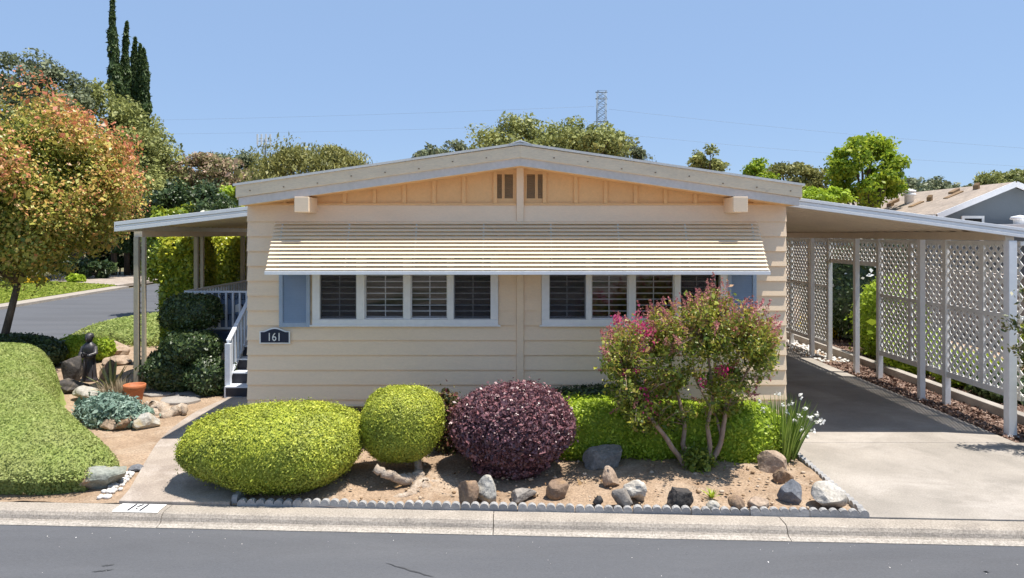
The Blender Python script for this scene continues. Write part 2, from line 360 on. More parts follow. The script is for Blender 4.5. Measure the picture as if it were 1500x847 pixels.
class Blob:
    def __init__(s, c, r, e=2.0, bump=0.0, freq=5.0, seed=1, taper=0.0, taper_y=None, lx=None):
        s.lx = lx or r[0]                      # reach towards -x, for lopsided shapes
        s.ty = taper if taper_y is None else taper_y
        s.c = np.array(c, float); s.r = np.array(r, float); s.e = e; s.bump = bump; s.freq = freq; s.seed = seed; s.taper = taper
    def shape(s, dirs):
        rad = superr(dirs, s.r, s.e)
        p = dirs * rad[:, None]
        p[:, 0] *= np.where(p[:, 0] < 0, s.lx / s.r[0], 1.0)
        if s.bump: p = p * (1 + wob(p, np.random.default_rng(s.seed), s.freq / max(s.r), s.bump, 9))[:, None]
        if s.taper:                       # narrows towards the bottom
            k = np.clip(-p[:, 2] / s.r[2], 0, 1) ** 1.5
            p[:, 0] *= 1 - s.taper * k; p[:, 1] *= 1 - s.ty * k
        return p + s.c
    def normal(s, P):
        q = P - s.c; rr = np.where(np.stack([q[:, 0] < 0] + [q[:, 0] > 1e9] * 2, 1), s.lx, s.r)
        g = np.sign(q) * np.abs(q / rr) ** (s.e - 1) / rr
        return unit(g)
    def inside(s, P, k=0.97):
        q = P - s.c
        q[:, 0] *= np.where(q[:, 0] < 0, s.r[0] / s.lx, 1.0)
        return ((np.abs(q) / (s.r * k)) ** s.e).sum(1) < 1
    def core(s, k=0.93, nu=28, nv=18):
        u = np.linspace(0, 2 * math.pi, nu, endpoint=False); v = np.linspace(0.02, math.pi - 0.02, nv)
        U, Vv = np.meshgrid(u, v)
        d = np.stack([np.cos(U) * np.sin(Vv), np.sin(U) * np.sin(Vv), np.cos(Vv)], -1).reshape(-1, 3)
        P = (s.shape(d) - s.c) * k + s.c
        F = []
        for i in range(nv - 1):
            for j in range(nu): F.append((i*nu+j, (i+1)*nu+j, (i+1)*nu+(j+1) % nu, i*nu+(j+1) % nu))
        return P, np.array(F)
    def sample(s, n, rng):
        d = unit(rng.normal(size=(n * 2, 3))); P = s.shape(d); q = P - s.c
        rad = np.linalg.norm(q, axis=1); N = s.normal(P)
        wgt = rad ** 2 / np.maximum(0.15, (N * unit(q)).sum(1)); wgt /= wgt.sum()
        idx = rng.choice(len(P), n, p=wgt)
        return P[idx], N[idx]

def shrub_mesh(name, blobs, n, size, mat, parent=None, loc=None, seed=1, tilt=0.7, depth=0.05, zmin=0.0, aspect=0.55, core=0.92, up=0.3,
               rndf=None, extra=None, mats=None, szvar=0.35):
    rng = np.random.default_rng(seed)
    tot = sum(b.r[0]*b.r[1] + b.r[1]*b.r[2] + b.r[0]*b.r[2] for b in blobs)
    parts = []
    for b in blobs:
        k = int(n * (b.r[0]*b.r[1] + b.r[1]*b.r[2] + b.r[0]*b.r[2]) / tot)
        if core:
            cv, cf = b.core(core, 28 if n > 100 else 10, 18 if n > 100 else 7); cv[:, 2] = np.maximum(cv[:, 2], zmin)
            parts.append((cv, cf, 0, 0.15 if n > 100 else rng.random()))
        if k < 1: continue
        P, N = b.sample(k, rng)
        P = P - N * (rng.random((k, 1)) ** 1.3) * depth + N * rng.exponential(depth * 0.12, (k, 1))
        stray = rng.random(len(P)) < .03; P[stray] += N[stray] * rng.random((stray.sum(), 1)) * depth * 1.1
        keep = P[:, 2] > zmin
        for o in blobs:
            if o is not b: keep &= ~o.inside(P)
        P, N = P[keep], N[keep]
        N2 = unit(N + np.array([0, 0, up]))
        V, F = leaf_quads(P, N2, size, rng, tilt, aspect, szvar)
        r = rng.random(len(P)) if rndf is None else rndf(P, rng)
        parts.append((V, F, 0, r))
    if extra: parts += extra
    return quads_mesh(name, parts, mats or [mat], parent, loc)

def twigs(name, base, tops, r0, mat, parent, seed=1, n=6):
    rd = random.Random(seed); mb = MB()
    for t in tops:
        a, b = Vector(base), Vector(t)
        pts = [a.lerp(b, k / 4) + Vector((rd.uniform(-1, 1), rd.uniform(-1, 1), rd.uniform(-.3, .3))) * (b - a).length * 0.05 * (0 < k < 4) for k in range(5)]
        mb.tube(pts, [r0 * (1 - 0.17 * k) for k in range(5)], n)
    return mb.build(name, mat, parent)

def tree(name, label, cat, base, crown_c, crown_r, nclump, clump_r, nleaf, size, mat, seed, group=None, trunk_r=0.2, bark=None,
         tilt=0.9, flat=0.75, shell=0.55, rndf=None, droop=None, aspect=0.6, low=-0.75, cone=0.0, lean=(0,0)):
    rng = np.random.default_rng(seed); rd = random.Random(seed)
    t = thing(name, label, cat, base, group)
    c = np.array(crown_c, float); r = np.array(crown_r, float)
    d = unit(rng.normal(size=(nclump * 3, 3))); d = d[d[:, 2] > low][:nclump]
    rad = rng.random((len(d), 1)) ** 0.5 * (1 - shell) + shell
    q = d * rad
    if cone: q[:, :2] *= (1 - cone * np.clip((q[:, 2:3] + 1) / 2, 0, 1))
    C = c + q * (r - clump_r * 0.7)
    parts = []; per = np.exp(rng.normal(size=len(C)) * 0.3); per = (per / per.sum() * nleaf).astype(int)
    for Cc, k, dd in zip(C, per, d):
        cr = clump_r * rng.uniform(0.65, 1.25)
        dv = unit(rng.normal(size=(k, 3))); rr = rng.random((k, 1)) ** 0.45
        off = dv * rr * cr * np.array([1, 1, flat])
        off *= (1 + 0.25 * wob(dv, rng, 3.0, 1.0, 4))[:, None]
        P = Cc + off
        N = unit(dv * 0.7 + dd * 0.4 + np.array([0, 0, 0.6]))
        V, F = leaf_quads(P, N, size, rng, tilt, aspect, 0.4, droop)
        base_r = rng.uniform(-0.15, 0.15)
        rv = np.clip(rng.random(k) * 0.8 + 0.1 + base_r, 0, 1) if rndf is None else rndf(P, rng)
        parts.append((V, F, 0, rv))
    quads_mesh('crown', parts, [mat], t)
    mb = MB(); b = Vector(base); top = Vector((c[0], c[1], c[2] - r[2] * 0.3))
    fork = b.lerp(top, 0.55) + Vector((lean[0], lean[1], 0))
    mb.tube([b - Vector((0, 0, 0.1)), b.lerp(fork, 0.4) + Vector((rd.uniform(-.1, .1), rd.uniform(-.1, .1), 0)), fork], [trunk_r * 1.25, trunk_r, trunk_r * 0.8], 10)
    for i in range(min(len(C), 16)):
        e = Vector(C[i]); mid = fork.lerp(e, 0.5) + Vector((0, 0, 0.12 * (e - fork).length))
        mb.tube([fork, mid, e], [trunk_r * 0.55, trunk_r * 0.3, trunk_r * 0.08], 6)
    mb.build('trunk', bark or M['bark'], t)
    return t

def blades(name, base, n, length, width, mat, parent=None, loc=None, seed=1, spread=0.5, arch=0.6, r0=0.1, segs=5, lvar=0.25):
    rng = np.random.default_rng(seed); Vs = []; Fs = []; R = []; b = 0
    for i in range(n):
        az = rng.uniform(0, 2 * math.pi); el = rng.uniform(0.1, 1) * spread
        L = length * rng.uniform(1 - lvar, 1 + lvar * 0.5); rr = r0 * math.sqrt(rng.random())
        p = np.array(base) + np.array([math.cos(az), math.sin(az), 0]) * rr
        out = np.array([math.cos(az), math.sin(az), 0]); sd = np.array([-math.sin(az), math.cos(az), 0])
        sd = unit((sd + rng.normal(size=3) * 0.5 * np.array([1, 1, 0]))[None])[0]
        ang = el
        for k in range(segs + 1):
            t = k / segs; wd = width * (1 - t ** 2.2) * 0.5 + 0.0008
            Vs += [p - sd * wd, p + sd * wd]
            ang2 = ang + arch * t * el * 1.6
            p = p + (out * math.sin(ang2) + np.array([0, 0, 1]) * math.cos(ang2)) * L / segs
            if k < segs: Fs.append((b + 2*k, b + 2*k + 1, b + 2*k + 3, b + 2*k + 2)); 
        R += [rng.random()] * segs; b += 2 * (segs + 1)
    return quads_mesh(name, [(np.array(Vs), np.array(Fs), 0, np.array(R))], [mat], parent, loc)

def rock(label, x, y, wx, wy, hz, mat, seed, group=None, name='rock', cuts=9, rough=0.10, sink=0.30, rotz=None, z=0.0):
    rng = np.random.default_rng(seed)
    bm = bmesh.new(); bmesh.ops.create_icosphere(bm, subdivisions=4, radius=1.0)
    P = np.array([v.co[:] for v in bm.verts])
    for _ in range(cuts):
        n_ = rng.normal(size=3); n_ /= np.linalg.norm(n_); h = rng.uniform(0.45, 0.85)
        dd = P @ n_; ex = np.clip(dd - h, 0, None); P = P - ex[:, None] * n_ * 0.93
    P = P * (1 + wob(P, rng, 4.0, rough * 0.6, 8) + wob(P, rng, 11.0, rough * 0.28, 8))[:, None]
    P /= np.abs(P).max(0)
    P = P * np.array([wx / 2, wy / 2, hz * (1 + sink) / 2]); P[:, 2] += hz * (1 - sink) / 2
    a = rng.uniform(-0.5, 0.5) if rotz is None else rotz
    P[:, :2] = P[:, :2] @ np.array([[math.cos(a), math.sin(a)], [-math.sin(a), math.cos(a)]])
    for v, p in zip(bm.verts, P): v.co = p
    me = bpy.data.meshes.new(name); bm.to_mesh(me); bm.free()
    o = bpy.data.objects.new(name, me); COL.objects.link(o); me.materials.append(mat); o.location = (x, y, z)
    return tag(o, label, 'rock', group)

def text_obj(name, body, size, mat, parent, loc, rot, extrude=0.002, sx=1.0, align='CENTER', bold=0.0):
    cu = bpy.data.curves.new(name, 'FONT'); cu.body = body; cu.size = size; cu.extrude = extrude
    cu.offset = bold; cu.align_x = align; cu.align_y = 'CENTER'
    tmp = bpy.data.objects.new(name + '_curve', cu); COL.objects.link(tmp)
    dg = bpy.context.evaluated_depsgraph_get(); me = bpy.data.meshes.new_from_object(tmp.evaluated_get(dg))
    bpy.data.objects.remove(tmp); bpy.data.curves.remove(cu)
    me.transform(Matrix.Diagonal((sx, 1, 1, 1)))
    me.name = name
    o = bpy.data.objects.new(name, me); COL.objects.link(o); me.materials.clear(); me.materials.append(mat)
    o.rotation_euler = rot
    if parent: o.parent = parent; o.location = Vector(loc) - wloc(parent)
    else: o.location = loc
    return o

# ------------------------------------------------------------------ ground, roads, kerb
def kb(x): return 6.766 - 0.048 * x           # back edge of the kerb
def sheet(name, pts, z, mat, kind='structure', thick=None):
    mb = MB()
    if thick: mb.prism(pts, 'z', z - thick, z)
    else: mb.add([(p[0], p[1], z) for p in pts], [list(range(len(pts)))])
    return tag(mb.build(name, mat), kind=kind)

sheet('terrain', [(-1500, -1500), (1500, -1500), (1500, 2500), (-1500, 2500)], -0.20, M['earth'])
sheet('road', [(-120, -6), (120, -11), (120, kb(120) - 0.30), (-120, kb(-120) - 0.30)], -0.104, M['asphalt'])
sheet('side_street', [(-19.2, 7.3), (-11.6, 7.3), (-11.4, 17), (-12.1, 24), (-13.5, 36), (-18, 100), (-26, 100), (-20.2, 36), (-19.2, 25)], -0.100, M['asphalt'])
sheet('yard', [(-11.2, kb(-11.2) + 0.01), (30, kb(30) + 0.01), (30, 60), (-14, 60), (-13.0, 36), (-11.7, 24), (-11.0, 17)], -0.03, M['soil'], thick=0.2)
sheet('opposite_verge', [(-120, -12), (-120, -6.3), (120, -11.3), (120, -40), (-120, -40)], -0.03, M['opposite'], thick=0.2)

# kerb: rolled concrete in poured lengths
prof = [(0, 0.0), (-0.16, 0.0), (-0.190, -0.010), (-0.212, -0.038), (-0.226, -0.072), (-0.242, -0.086), (-0.315, -0.097), (-0.315, -0.25), (0, -0.25)]
mb = MB()
ends = [-11.1, -8.2, -5.6, X(250, 6.9), -0.18, X(1143, 6.6), 5.2, 8.2, 11.2, 20, 30]
for a, b in zip(ends[:-1], ends[1:]):
    nseg = max(2, int((b - a) / 0.25)); xs = [a + 0.004 + (b - a - 0.008) * i / nseg for i in range(nseg + 1)]
    rd = random.Random(int(a * 10)); n = len(prof)
    vs = []
    for x in xs:
        for (o, z) in prof: vs.append((x, kb(x) + o, z + rd.uniform(-.0015, .0015)))
    fs = [(i*n+k, (i+1)*n+k, (i+1)*n+(k+1) % n, i*n+(k+1) % n) for i in range(nseg) for k in range(n)]
    fs += [list(range(n)), [nseg*n + k for k in range(n)][::-1]]
    mb.add(vs, fs)
    # gutter pan is the last sloping face: rougher exposed stone
    for q in range(nseg): mb.m[len(mb.m) - 2 - (nseg - q) * n + 5] = 1
tag(mb.build('kerb', [M['kerb'], M['gutter']]), kind='structure')
sheet('side_kerb', [(-19.2, 20), (-19.2, 25), (-20.2, 36), (-21.0, 36), (-20.0, 25), (-20.0, 20)], 0.0, M['kerb'], thick=0.15)

rng = np.random.default_rng(70)
P = np.stack([rng.uniform(-7, 7, 170), 6.40 - rng.exponential(.3, 170), np.full(170, -.099)], 1); P[:, 1] -= .045 * P[:, 0]
V, F = leaf_quads(P, np.tile([0, 0, 1.0], (170, 1)), .007, rng, .3, .7, .5)
tag(quads_mesh('road_grit', [(V, F, 0, rng.random(170))], [M['pebble']]), kind='stuff')
for i, (px, py, ln, lab) in enumerate(((150, 836, .16, 'short dark tar mark on the road at the left'), (158, 828, .10, 'tiny dark tar fleck on the road beside a longer mark'), (600, 835, .45, 'long faint dark tar streak on the road near the middle'))):
    d = D(py, -.10); x = X(px, d); mk = MB(); k = 10
    L = [(x + ln * (t / k - .5), d + .25 * ln * (t / k - .5) * (1 if i < 2 else -2.2) + .006 * math.sin(t * 2.1)) for t in range(k + 1)]
    mk.add([(a, b + .008 * math.sin(math.pi * t / k) + .002, -.0995) for t, (a, b) in enumerate(L)] + [(a, b - .008 * math.sin(math.pi * t / k) - .002, -.0995) for t, (a, b) in enumerate(L)], [(t, t + 1, k + 2 + t, k + 1 + t) for t in range(k)])
    tag(mk.build('tar_mark', M['tar'], loc=(x, d, -.0995)), lab, 'tar mark')
# path and driveway slabs
def slabs(name, polys, z, mat, thick=0.06):
    mb = MB()
    for p in polys: mb.prism(p, 'z', z - thick, z)
    return tag(mb.build(name, mat, bevel=0.006), kind='structure')
g = 0.005
ly = np.array([7.0, 7.9, 9.1, 10.2, 10.8, 11.4]); lx = np.array([-3.98, -4.30, -4.70, -4.86, -4.84, -4.72])
def path_left(y):                                # smooth curve through the left edge
    return float(sum(np.interp(y + o, ly, lx) for o in (-.35, -.2, 0, .2, .35)) / 5)
def path_poly(y0, y1, xr):
    L = [(path_left(y), y) for y in np.linspace(y1, y0, 14)]
    return L + xr
y0 = kb(-4.0) + 0.012
slabs('path', [path_poly(y0, 9.10 - g, [(-2.86, kb(-2.86) + 0.012), (-3.00, 8.0), (-3.18, 9.05 - g)]),
               path_poly(9.10 + g, 11.4, [(-3.18, 9.05 + g), (-3.55, 9.35), (-3.55, 11.4)])], 0.030, M['path'], 0.08)
slabs('driveway', [
    [(3.46, kb(3.46) + 0.012), (10.5, kb(10.5) + 0.012), (10.5, 8.97 - g), (3.56, 8.97 - g), (3.50, 8.0)],
    [(3.56, 8.97 + g), (6.62, 8.97 + g), (6.62, 12.3 - g), (3.75, 12.3 - g), (3.75, 9.4)],
    [(3.75, 12.3 + g), (6.62, 12.3 + g), (6.62, 15.6 - g), (3.75, 15.6 - g)],
    [(3.75, 15.6 + g), (6.62, 15.6 + g), (6.62, 26), (3.75, 26)]], 0.012, M['concrete'])

# soil bed in front of the house, gently uneven
def soilgrid(name, x0, x1, y0f, y1, nx, ny, seed, amp=0.022, z0=0.005, mound=0.035):
    rng = np.random.default_rng(seed); P = []
    for j in range(ny + 1):
        for i in range(nx + 1):
            x = x0 + (x1 - x0) * i / nx; ya = y0f(x); P.append((x, ya + (y1 - ya) * j / ny, 0))
    P = np.array(P); P[:, 2] = z0 + wob(P, rng, 3, amp * .6, 6) + wob(P, rng, 9, amp * .5, 8) + wob(P, rng, 28, amp * 0.25, 8)
    t = np.clip((P[:, 1] - kb(P[:, 0])) / 0.6, 0, 1); P[:, 2] += mound * t
    F = np.array([(j*(nx+1)+i, j*(nx+1)+i+1, (j+1)*(nx+1)+i+1, (j+1)*(nx+1)+i) for j in range(ny) for i in range(nx)])
    o = quads_mesh(name, [(P, F, 0, 0.5)], [M['soil']]); 
    o.data.polygons.foreach_set('use_smooth', [True] * len(o.data.polygons))
    return tag(o, kind='structure')
soilgrid('soil_bed', -2.84, 3.44, lambda x: kb(x) + 0.02, 9.24, 160, 70, 3)
rng = np.random.default_rng(60)
cl = []
for i in range(750):
    x = rng.uniform(-2.75, 3.35); y = kb(x) + rng.uniform(.1, 2.0); r_ = .005 + .017 * rng.random() ** 4
    cl.append(Blob((x, y, .012 + .05 * min(1, (y - kb(x)) / .6)), (r_ * rng.uniform(.8, 1.6), r_, r_ * .8)))
tag(shrub_mesh('soil_clods', cl, 10, .001, M['clod'], core=1.0, zmin=-.02), kind='stuff')
rng = np.random.default_rng(61)
P = np.stack([rng.uniform(-2.6, 3.3, 420), rng.uniform(6.95, 9.0, 420), np.zeros(420)], 1); P[:, 2] = .012 + .05 * np.clip((P[:, 1] - kb(P[:, 0])) / .6, 0, 1)
V, F = leaf_quads(P, np.tile([0, 0, 1.0], (420, 1)), .030, rng, .5, .45, .4)
tag(quads_mesh('leaf_litter', [(V, F, 0, rng.random(420))], [M['litter']]), kind='stuff')
soilgrid('garden_soil', -10.5, -3.62, lambda x: kb(x) + 0.02, 17, 130, 190, 5, 0.014, -0.012, 0.008)

# mulch strip beside the driveway and its concrete edging
sheet('mulch_strip', [(6.63, 9.0), (7.32, 9.0), (7.32, 14.6), (6.63, 14.6)], -0.012, M['mulch'])
sheet('mulch_bed', [(7.5, 8.9), (9.6, 8.9), (9.6, 26), (7.5, 26)], -0.008, M['mulch'])
def scatter(name, regions, n, size, mat, seed, z0, aspect, kind='stuff', tilt=0.5):
    rng = np.random.default_rng(seed); Ps = []
    for (xa, xb, ya, yb, share) in regions:
        k = int(n * share); Ps.append(np.stack([rng.uniform(xa, xb, k), rng.uniform(ya, yb, k), z0 + rng.uniform(0, size * 0.35, k)], 1))
    P = np.concatenate(Ps); V, F = leaf_quads(P, np.tile([0, 0, 1.0], (len(P), 1)), size, rng, tilt, aspect, 0.4)
    return tag(quads_mesh(name, [(V, F, 0, rng.random(len(P)))], [mat]), kind=kind)
scatter('bark_chips', [(6.64, 7.31, 9.0, 14.6, 0.5), (7.5, 9.0, 9.0, 20, 0.5)], 14000, 0.05, M['chip'], 4, 0.0, 0.45)
tag(shrub_mesh('white_pebbles', [Blob((rx_, ry_, 0.0), (0.035, 0.03, 0.028)) for rx_, ry_ in
    [(random.Random(i).uniform(6.64, 7.3), random.Random(i + 999).uniform(14.6, 18.5)) for i in range(260)]], 10, 0.001, M['pebble'], core=1.0, zmin=-0.02), kind='stuff')
mb = MB(); mb.box(7.33, 7.49, 9.0, 26, -0.1, 0.14)
tag(mb.build('concrete_edging', M['concrete'], bevel=0.01), kind='structure')

# ground cover and far lawns at the side street
lw = MB()
lw.prism([(-20.05, 21), (-20.05, 25), (-21.05, 36.3), (-25.5, 39), (-31, 40), (-34, 34), (-33, 21)], 'z', -0.15, 0.03)
tag(lw.build('far_lawn', M['lawn']), kind='structure')
rng = np.random.default_rng(8)
P = np.stack([rng.uniform(-29, -20.1, 26000), rng.uniform(21, 39, 26000), rng.uniform(0.03, 0.06, 26000)], 1)
ok = (P[:, 0] < -20.05 - np.clip((P[:, 1] - 25) / 11.3, 0, 1) * 1.0) & (P[:, 1] < 36.3 + (-P[:, 0] - 21) * 0.5)
P = P[ok]; V, F = leaf_quads(P, np.tile([0, -0.7, 0.5], (len(P), 1)), 0.10, rng, 0.8, 0.5, 0.3)
tag(quads_mesh('far_grass', [(V, F, 0, rng.random(len(P)))], [M['grass']]), kind='stuff')
sheet('far_driveway', [(-21.05, 36.4), (-25.5, 39.2), (-31, 40.2), (-31, 45), (-21.4, 45)], 0.025, M['path'], thick=0.15)
# ------------------------------------------------------------------ the house
YF = 9.26; XL, XR = -3.59, 3.72; ZB = 0.02; YB = 24.0
house = thing('mobile_home', 'cream single storey home with lapped siding, low gable and long awning over its front windows', 'house', (0, YF, 0))
LAP0, LAP = 2.92, 0.201
W1 = (-2.70, -0.185); W2 = (0.40, 2.92); WZ = (1.513, 2.518)
rows = [(LAP0, 3.14)] + [(LAP0 - LAP * (k + 1), LAP0 - LAP * k) for k in range(14)]
mb = MB()
for (z0, z1) in rows:
    z0 = max(z0, ZB)
    segs = [(XL, 0.06), (0.16, XR)]
    if z0 < WZ[1] - 0.01 and z1 > WZ[0] + 0.01:
        segs = [(XL, W1[0]), (W1[1], 0.06), (0.16, W2[0]), (W2[1], XR)]
    for (a, b) in segs:
        mb.prism([(YF + 0.012, z1 + 0.01), (YF - 0.016, z0), (YF + 0.012, z0)], 'x', a, b)
for x0, sgn in ((XL, -1), (XR, 1)):           # side walls
    for (z0, z1) in rows:
        z0 = max(z0, ZB)
        mb.prism([(x0 - sgn * 0.012, z1 + 0.01), (x0 + sgn * 0.014, z0), (x0 - sgn * 0.012, z0)], 'y', YF + 0.013, YB)
# wall body behind the laps, with window openings
yb0, yb1 = YF + 0.0125, YF + 0.11
for (a, b, z0, z1) in [(XL + .013, XR - .013, ZB, WZ[0]), (XL + .013, XR - .013, WZ[1], 3.14), (XL + .013, W1[0], WZ[0], WZ[1]), (W1[1], W2[0], WZ[0], WZ[1]), (W2[1], XR - .013, WZ[0], WZ[1])]:
    mb.box(a, b, yb0, yb1, z0, z1)
mb.box(XL + .013, XL + .1, yb1, YB - .1, ZB, 3.14); mb.box(XR - .1, XR - .013, yb1, YB - .1, ZB, 3.14)
mb.box(XL + .013, XR - .013, YB - .1, YB, ZB, 3.14)
mb.build('wall', M['siding'], house)
mb = MB(); mb.box(XL + .11, XR - .11, yb1 + .002, YB - .11, 0.68, 0.72); mb.box(XL + .11, XR - .11, YF + 3.2, YF + 3.3, 0.72, 3.12); mb.box(XL + .11, XR - .11, yb1 + .002, YB - .11, 3.1, 3.13)
mb.box(0.05, 0.15, yb1 + .002, YF + 3.2, 0.72, 3.1)
mb.build('interior', M['dark'], house)

YO = 8.90                                       # front of the overhang
PX = 0.107; ZPK = 3.925
EL, ER = -3.60, 3.78
def roofz(x, zp, ze):                           # straight pitch either side of the ridge
    return zp + (ze - zp) * ((PX - x) / (PX - EL) if x < PX else (x - PX) / (ER - PX))
# gable panel and battens
yg = YF + 0.02
mb = MB()
mb.prism([(XL + 0.01, 3.142), (XR - 0.01, 3.142), (XR - 0.01, roofz(XR, 3.74, 3.215)), (PX, 3.74), (XL + 0.01, roofz(XL, 3.74, 3.215))], 'y', yg, yg + 0.06)
mb.build('gable_panel', M['gable'], house)
mb = MB()
for i in range(1, 9):
    for s in (-1, 1):
        x = PX + s * (0.335 + 0.405 * (i - 1) + (0.0 if i == 1 else 0.02))
        zt = roofz(x, 3.70, 3.17) - 0.035
        if zt > 3.2 and abs(x) < 3.5: mb.box(x - 0.026, x + 0.026, yg - 0.024, yg - 0.001, 3.17, zt)
mb.box(XL + 0.02, 0.055, yg - 0.028, yg - 0.001, 3.142, 3.168); mb.box(0.165, XR - 0.02, yg - 0.028, yg - 0.001, 3.142, 3.168)
for s in (-1, 1):                               # frieze strip under the soffit
    a = (PX + s * 0.06, yg - 0.012, 3.655); e = EL if s < 0 else ER
    b = (PX + s * 3.3, yg - 0.012, roofz(PX + s * 3.3, 3.655, 3.13))
    mb.bar(a, b, 0.022, 0.04)
mb.build('gable_batten', M['gable'], house, bevel=0.003)
mb = MB(); mb.box(0.062, 0.158, YF - 0.03, YF + 0.011, 0.05, LAP0 - 0.001); mb.build('centre_batten', M['siding'], house, bevel=0.003)
mb = MB(); mb.box(0.062, 0.158, YF - 0.03, YF + 0.018, LAP0 + 0.001, 3.68); mb.build('centre_batten', M['siding'], house, bevel=0.003)
for s in (-1, 1):                               # paired louvre vents
    for k in (0.105, 0.255):
        x0 = PX + s * (k + 0.045) - 0.058; v = MB()
        z0, z1 = 3.235, 3.56
        v.box(x0 - .012, x0, yg - .010, yg - .001, z0 - .012, z1 + .012); v.box(x0 + .115, x0 + .127, yg - .010, yg - .001, z0 - .012, z1 + .012)
        o = v.build('gable_vent', M['gable'], house)
        l_ = MB(); l_.box(x0, x0 + .115, yg - .0035, yg - .0008, z0, z1)
        for q in range(14):
            zz = z0 + 0.008 + q * (z1 - z0) / 14
            l_.prism([(yg - .004, zz + .014), (yg - .013, zz), (yg - .011, zz - .001), (yg - .0038, zz + .011)], 'x', x0 + .001, x0 + .114)
        l_.build('louvre', M['brown'], o)

# roof, fascia boards, drip edge
def roof_prism(name, mat, zp, ze, thick, y0, y1, el=EL, er=ER, bevel=0, mb=None):
    own = mb is None; mb = mb or MB()
    for s in (-1, 1):
        e = el if s < 0 else er
        ta = thick
        poly = [(PX, zp), (e, ze), (e, ze - ta), (PX, zp - ta)]
        if s > 0: poly = poly[::-1]
        mb.prism(poly, 'y', y0, y1)
    return mb.build(name, mat, house, bevel) if own else mb
roof = roof_prism('roof', M['roof_white'], ZPK + 0.018, 3.405, 0.03, YO - 0.03, YB + 0.3, EL - 0.03, ER + 0.03)
mb = MB(); mb.prism([(PX - 0.16, 3.915), (PX, 3.975), (PX + 0.16, 3.915), (PX, 3.952)], 'y', YO - 0.034, YB + 0.32)
mb.build('ridge_cap', M['white_metal'], roof)
roof_prism('fascia_board', M['trim'], 3.905, 3.382, 0.158, YO - 0.012, YO + 0.03, bevel=0.004)
roof_prism('lower_fascia_board', M['trim_light'], 3.75, 3.226, 0.108, YO + 0.012, YO + 0.06, EL + 0.03, ER - 0.03, bevel=0.004)
for s in (-1, 1):
    for k in range(1, 9):
        x = PX + s * k * 0.44; mb = MB()
        mb.lathe([(0.010, -0.006), (0.010, 0.006)], (x, YO - 0.014, roofz(x, 3.83, 3.30) - 0.04 + 0.015 * (k % 3)), 8)
        mb.build('fascia_screw', M['rock_brown'], house)
roof_prism('soffit', M['gable'], 3.668, 3.145, 0.02, YO + 0.062, YF + 0.018, EL + 0.03, ER - 0.03)  # soffit shares the gable orange with bounced light in its colour
mb = MB()
for s in (-1, 1):
    e = EL + 0.0 if s < 0 else ER
    mb.box(min(e, e - s * 0.02), max(e, e - s * 0.02), YO + 0.03, YB + 0.2, 3.20, 3.38)
mb.build('eave_board', M['trim'], house)
for xc in (X(443.5, 8.92), X(1083, 8.92)):
    b = MB(); b.box(xc - 0.095, xc + 0.095, YO - 0.035, YF + 0.01, 3.035, 3.235)
    b.build('beam_end', M['siding'], house, bevel=0.006)
# attic: closed under the roof
mb = MB(); mb.prism([(XL + .02, 3.15), (XR - .02, 3.15), (PX, 3.68)], 'y', yg + 0.062, YB); mb.build('attic', M['siding'], house)

# windows
def window(x0, x1, panes, merge):
    """panes: list of (xa, xb, kind)"""
    z0, z1 = WZ
    f = MB(); yA, yBk = YF - 0.045, YF + 0.06
    f.box(x0 + .002, x1 - .002, yA, yBk, z0 + .002, z0 + 0.085); f.box(x0 + .002, x1 - .002, yA, yBk, z1 - 0.07, z1 - .002)
    f.box(x0 + .002, x0 + 0.105, yA + .001, yBk, z0 + 0.0855, z1 - 0.0705); f.box(x1 - 0.105, x1 - .002, yA + .001, yBk, z0 + 0.0855, z1 - 0.0705)
    xs = sorted(set([p[0] for p in panes] + [p[1] for p in panes]))
    for (a, b, kd) in merge: f.box(a, b, yA + (0.001 if kd else 0.014), yBk, z0 + 0.0855, z1 - 0.0705)
    wn = f.build('window', M['white_metal'], house, bevel=0.004)
    s = MB(); s.box(x0 - .03, x1 + .03, yA - 0.012, yA - 0.001, z0 - 0.012, z0 + 0.012); s.build('sill', M['white_metal'], wn, bevel=0.003)
    for (a, b, kd) in panes:
        za, zb = z0 + 0.0855, z1 - 0.0705
        fr = MB(); q = 0.014
        for bx in ((a + .002, b - .002, za + .001, za + q), (a + .002, b - .002, zb - q, zb - .001), (a + .002, a + q, za + q + .0005, zb - q - .0005), (b - q, b - .002, za + q + .0005, zb - q - .0005)):
            fr.box(bx[0], bx[1], YF - 0.012, YF + 0.03, bx[2], bx[3])
        fr.build('sash', M['grey_metal'] if kd == 'screen' else M['white_metal'], wn, bevel=0.002)
        p = MB(); p.box(a + q, b - q, YF + 0.006, YF + 0.010, za + q, zb - q); p.build('pane', M['glass'], wn)
        if kd == 'screen':
            p = MB(); p.add([(a + q, YF - 0.006, za + q), (b - q, YF - 0.006, za + q), (b - q, YF - 0.006, zb - q), (a + q, YF - 0.006, zb - q)], [(0, 1, 2, 3)])
            p.build('insect_screen', M['screen'], wn)
        bl = MB(); n = 11; ym = YF + 0.085
        for i in range(n):
            zz = za - 0.02 + (zb - za + 0.04) * (i + 0.5) / n
            bl.bar((a - 0.02, ym, zz), (b + 0.02, ym, zz), 0.042, 0.010, up=(0, -0.12, 1))
        bl.box((a + b) / 2 - .006, (a + b) / 2 + .006, ym - .028, ym - .024, za - .02, zb + .02)
        bl.build('blind', M['blind'], wn)
xx = lambda p: X(p, YF)
window(*W1, [(xx(469), xx(523), 'screen'), (xx(535), xx(592), 'slide'), (xx(602), xx(656), 'slide'), (xx(665), xx(720), 'screen')],
       [(xx(523), xx(535), 1), (xx(592), xx(602), 0), (xx(656), xx(665), 1)])
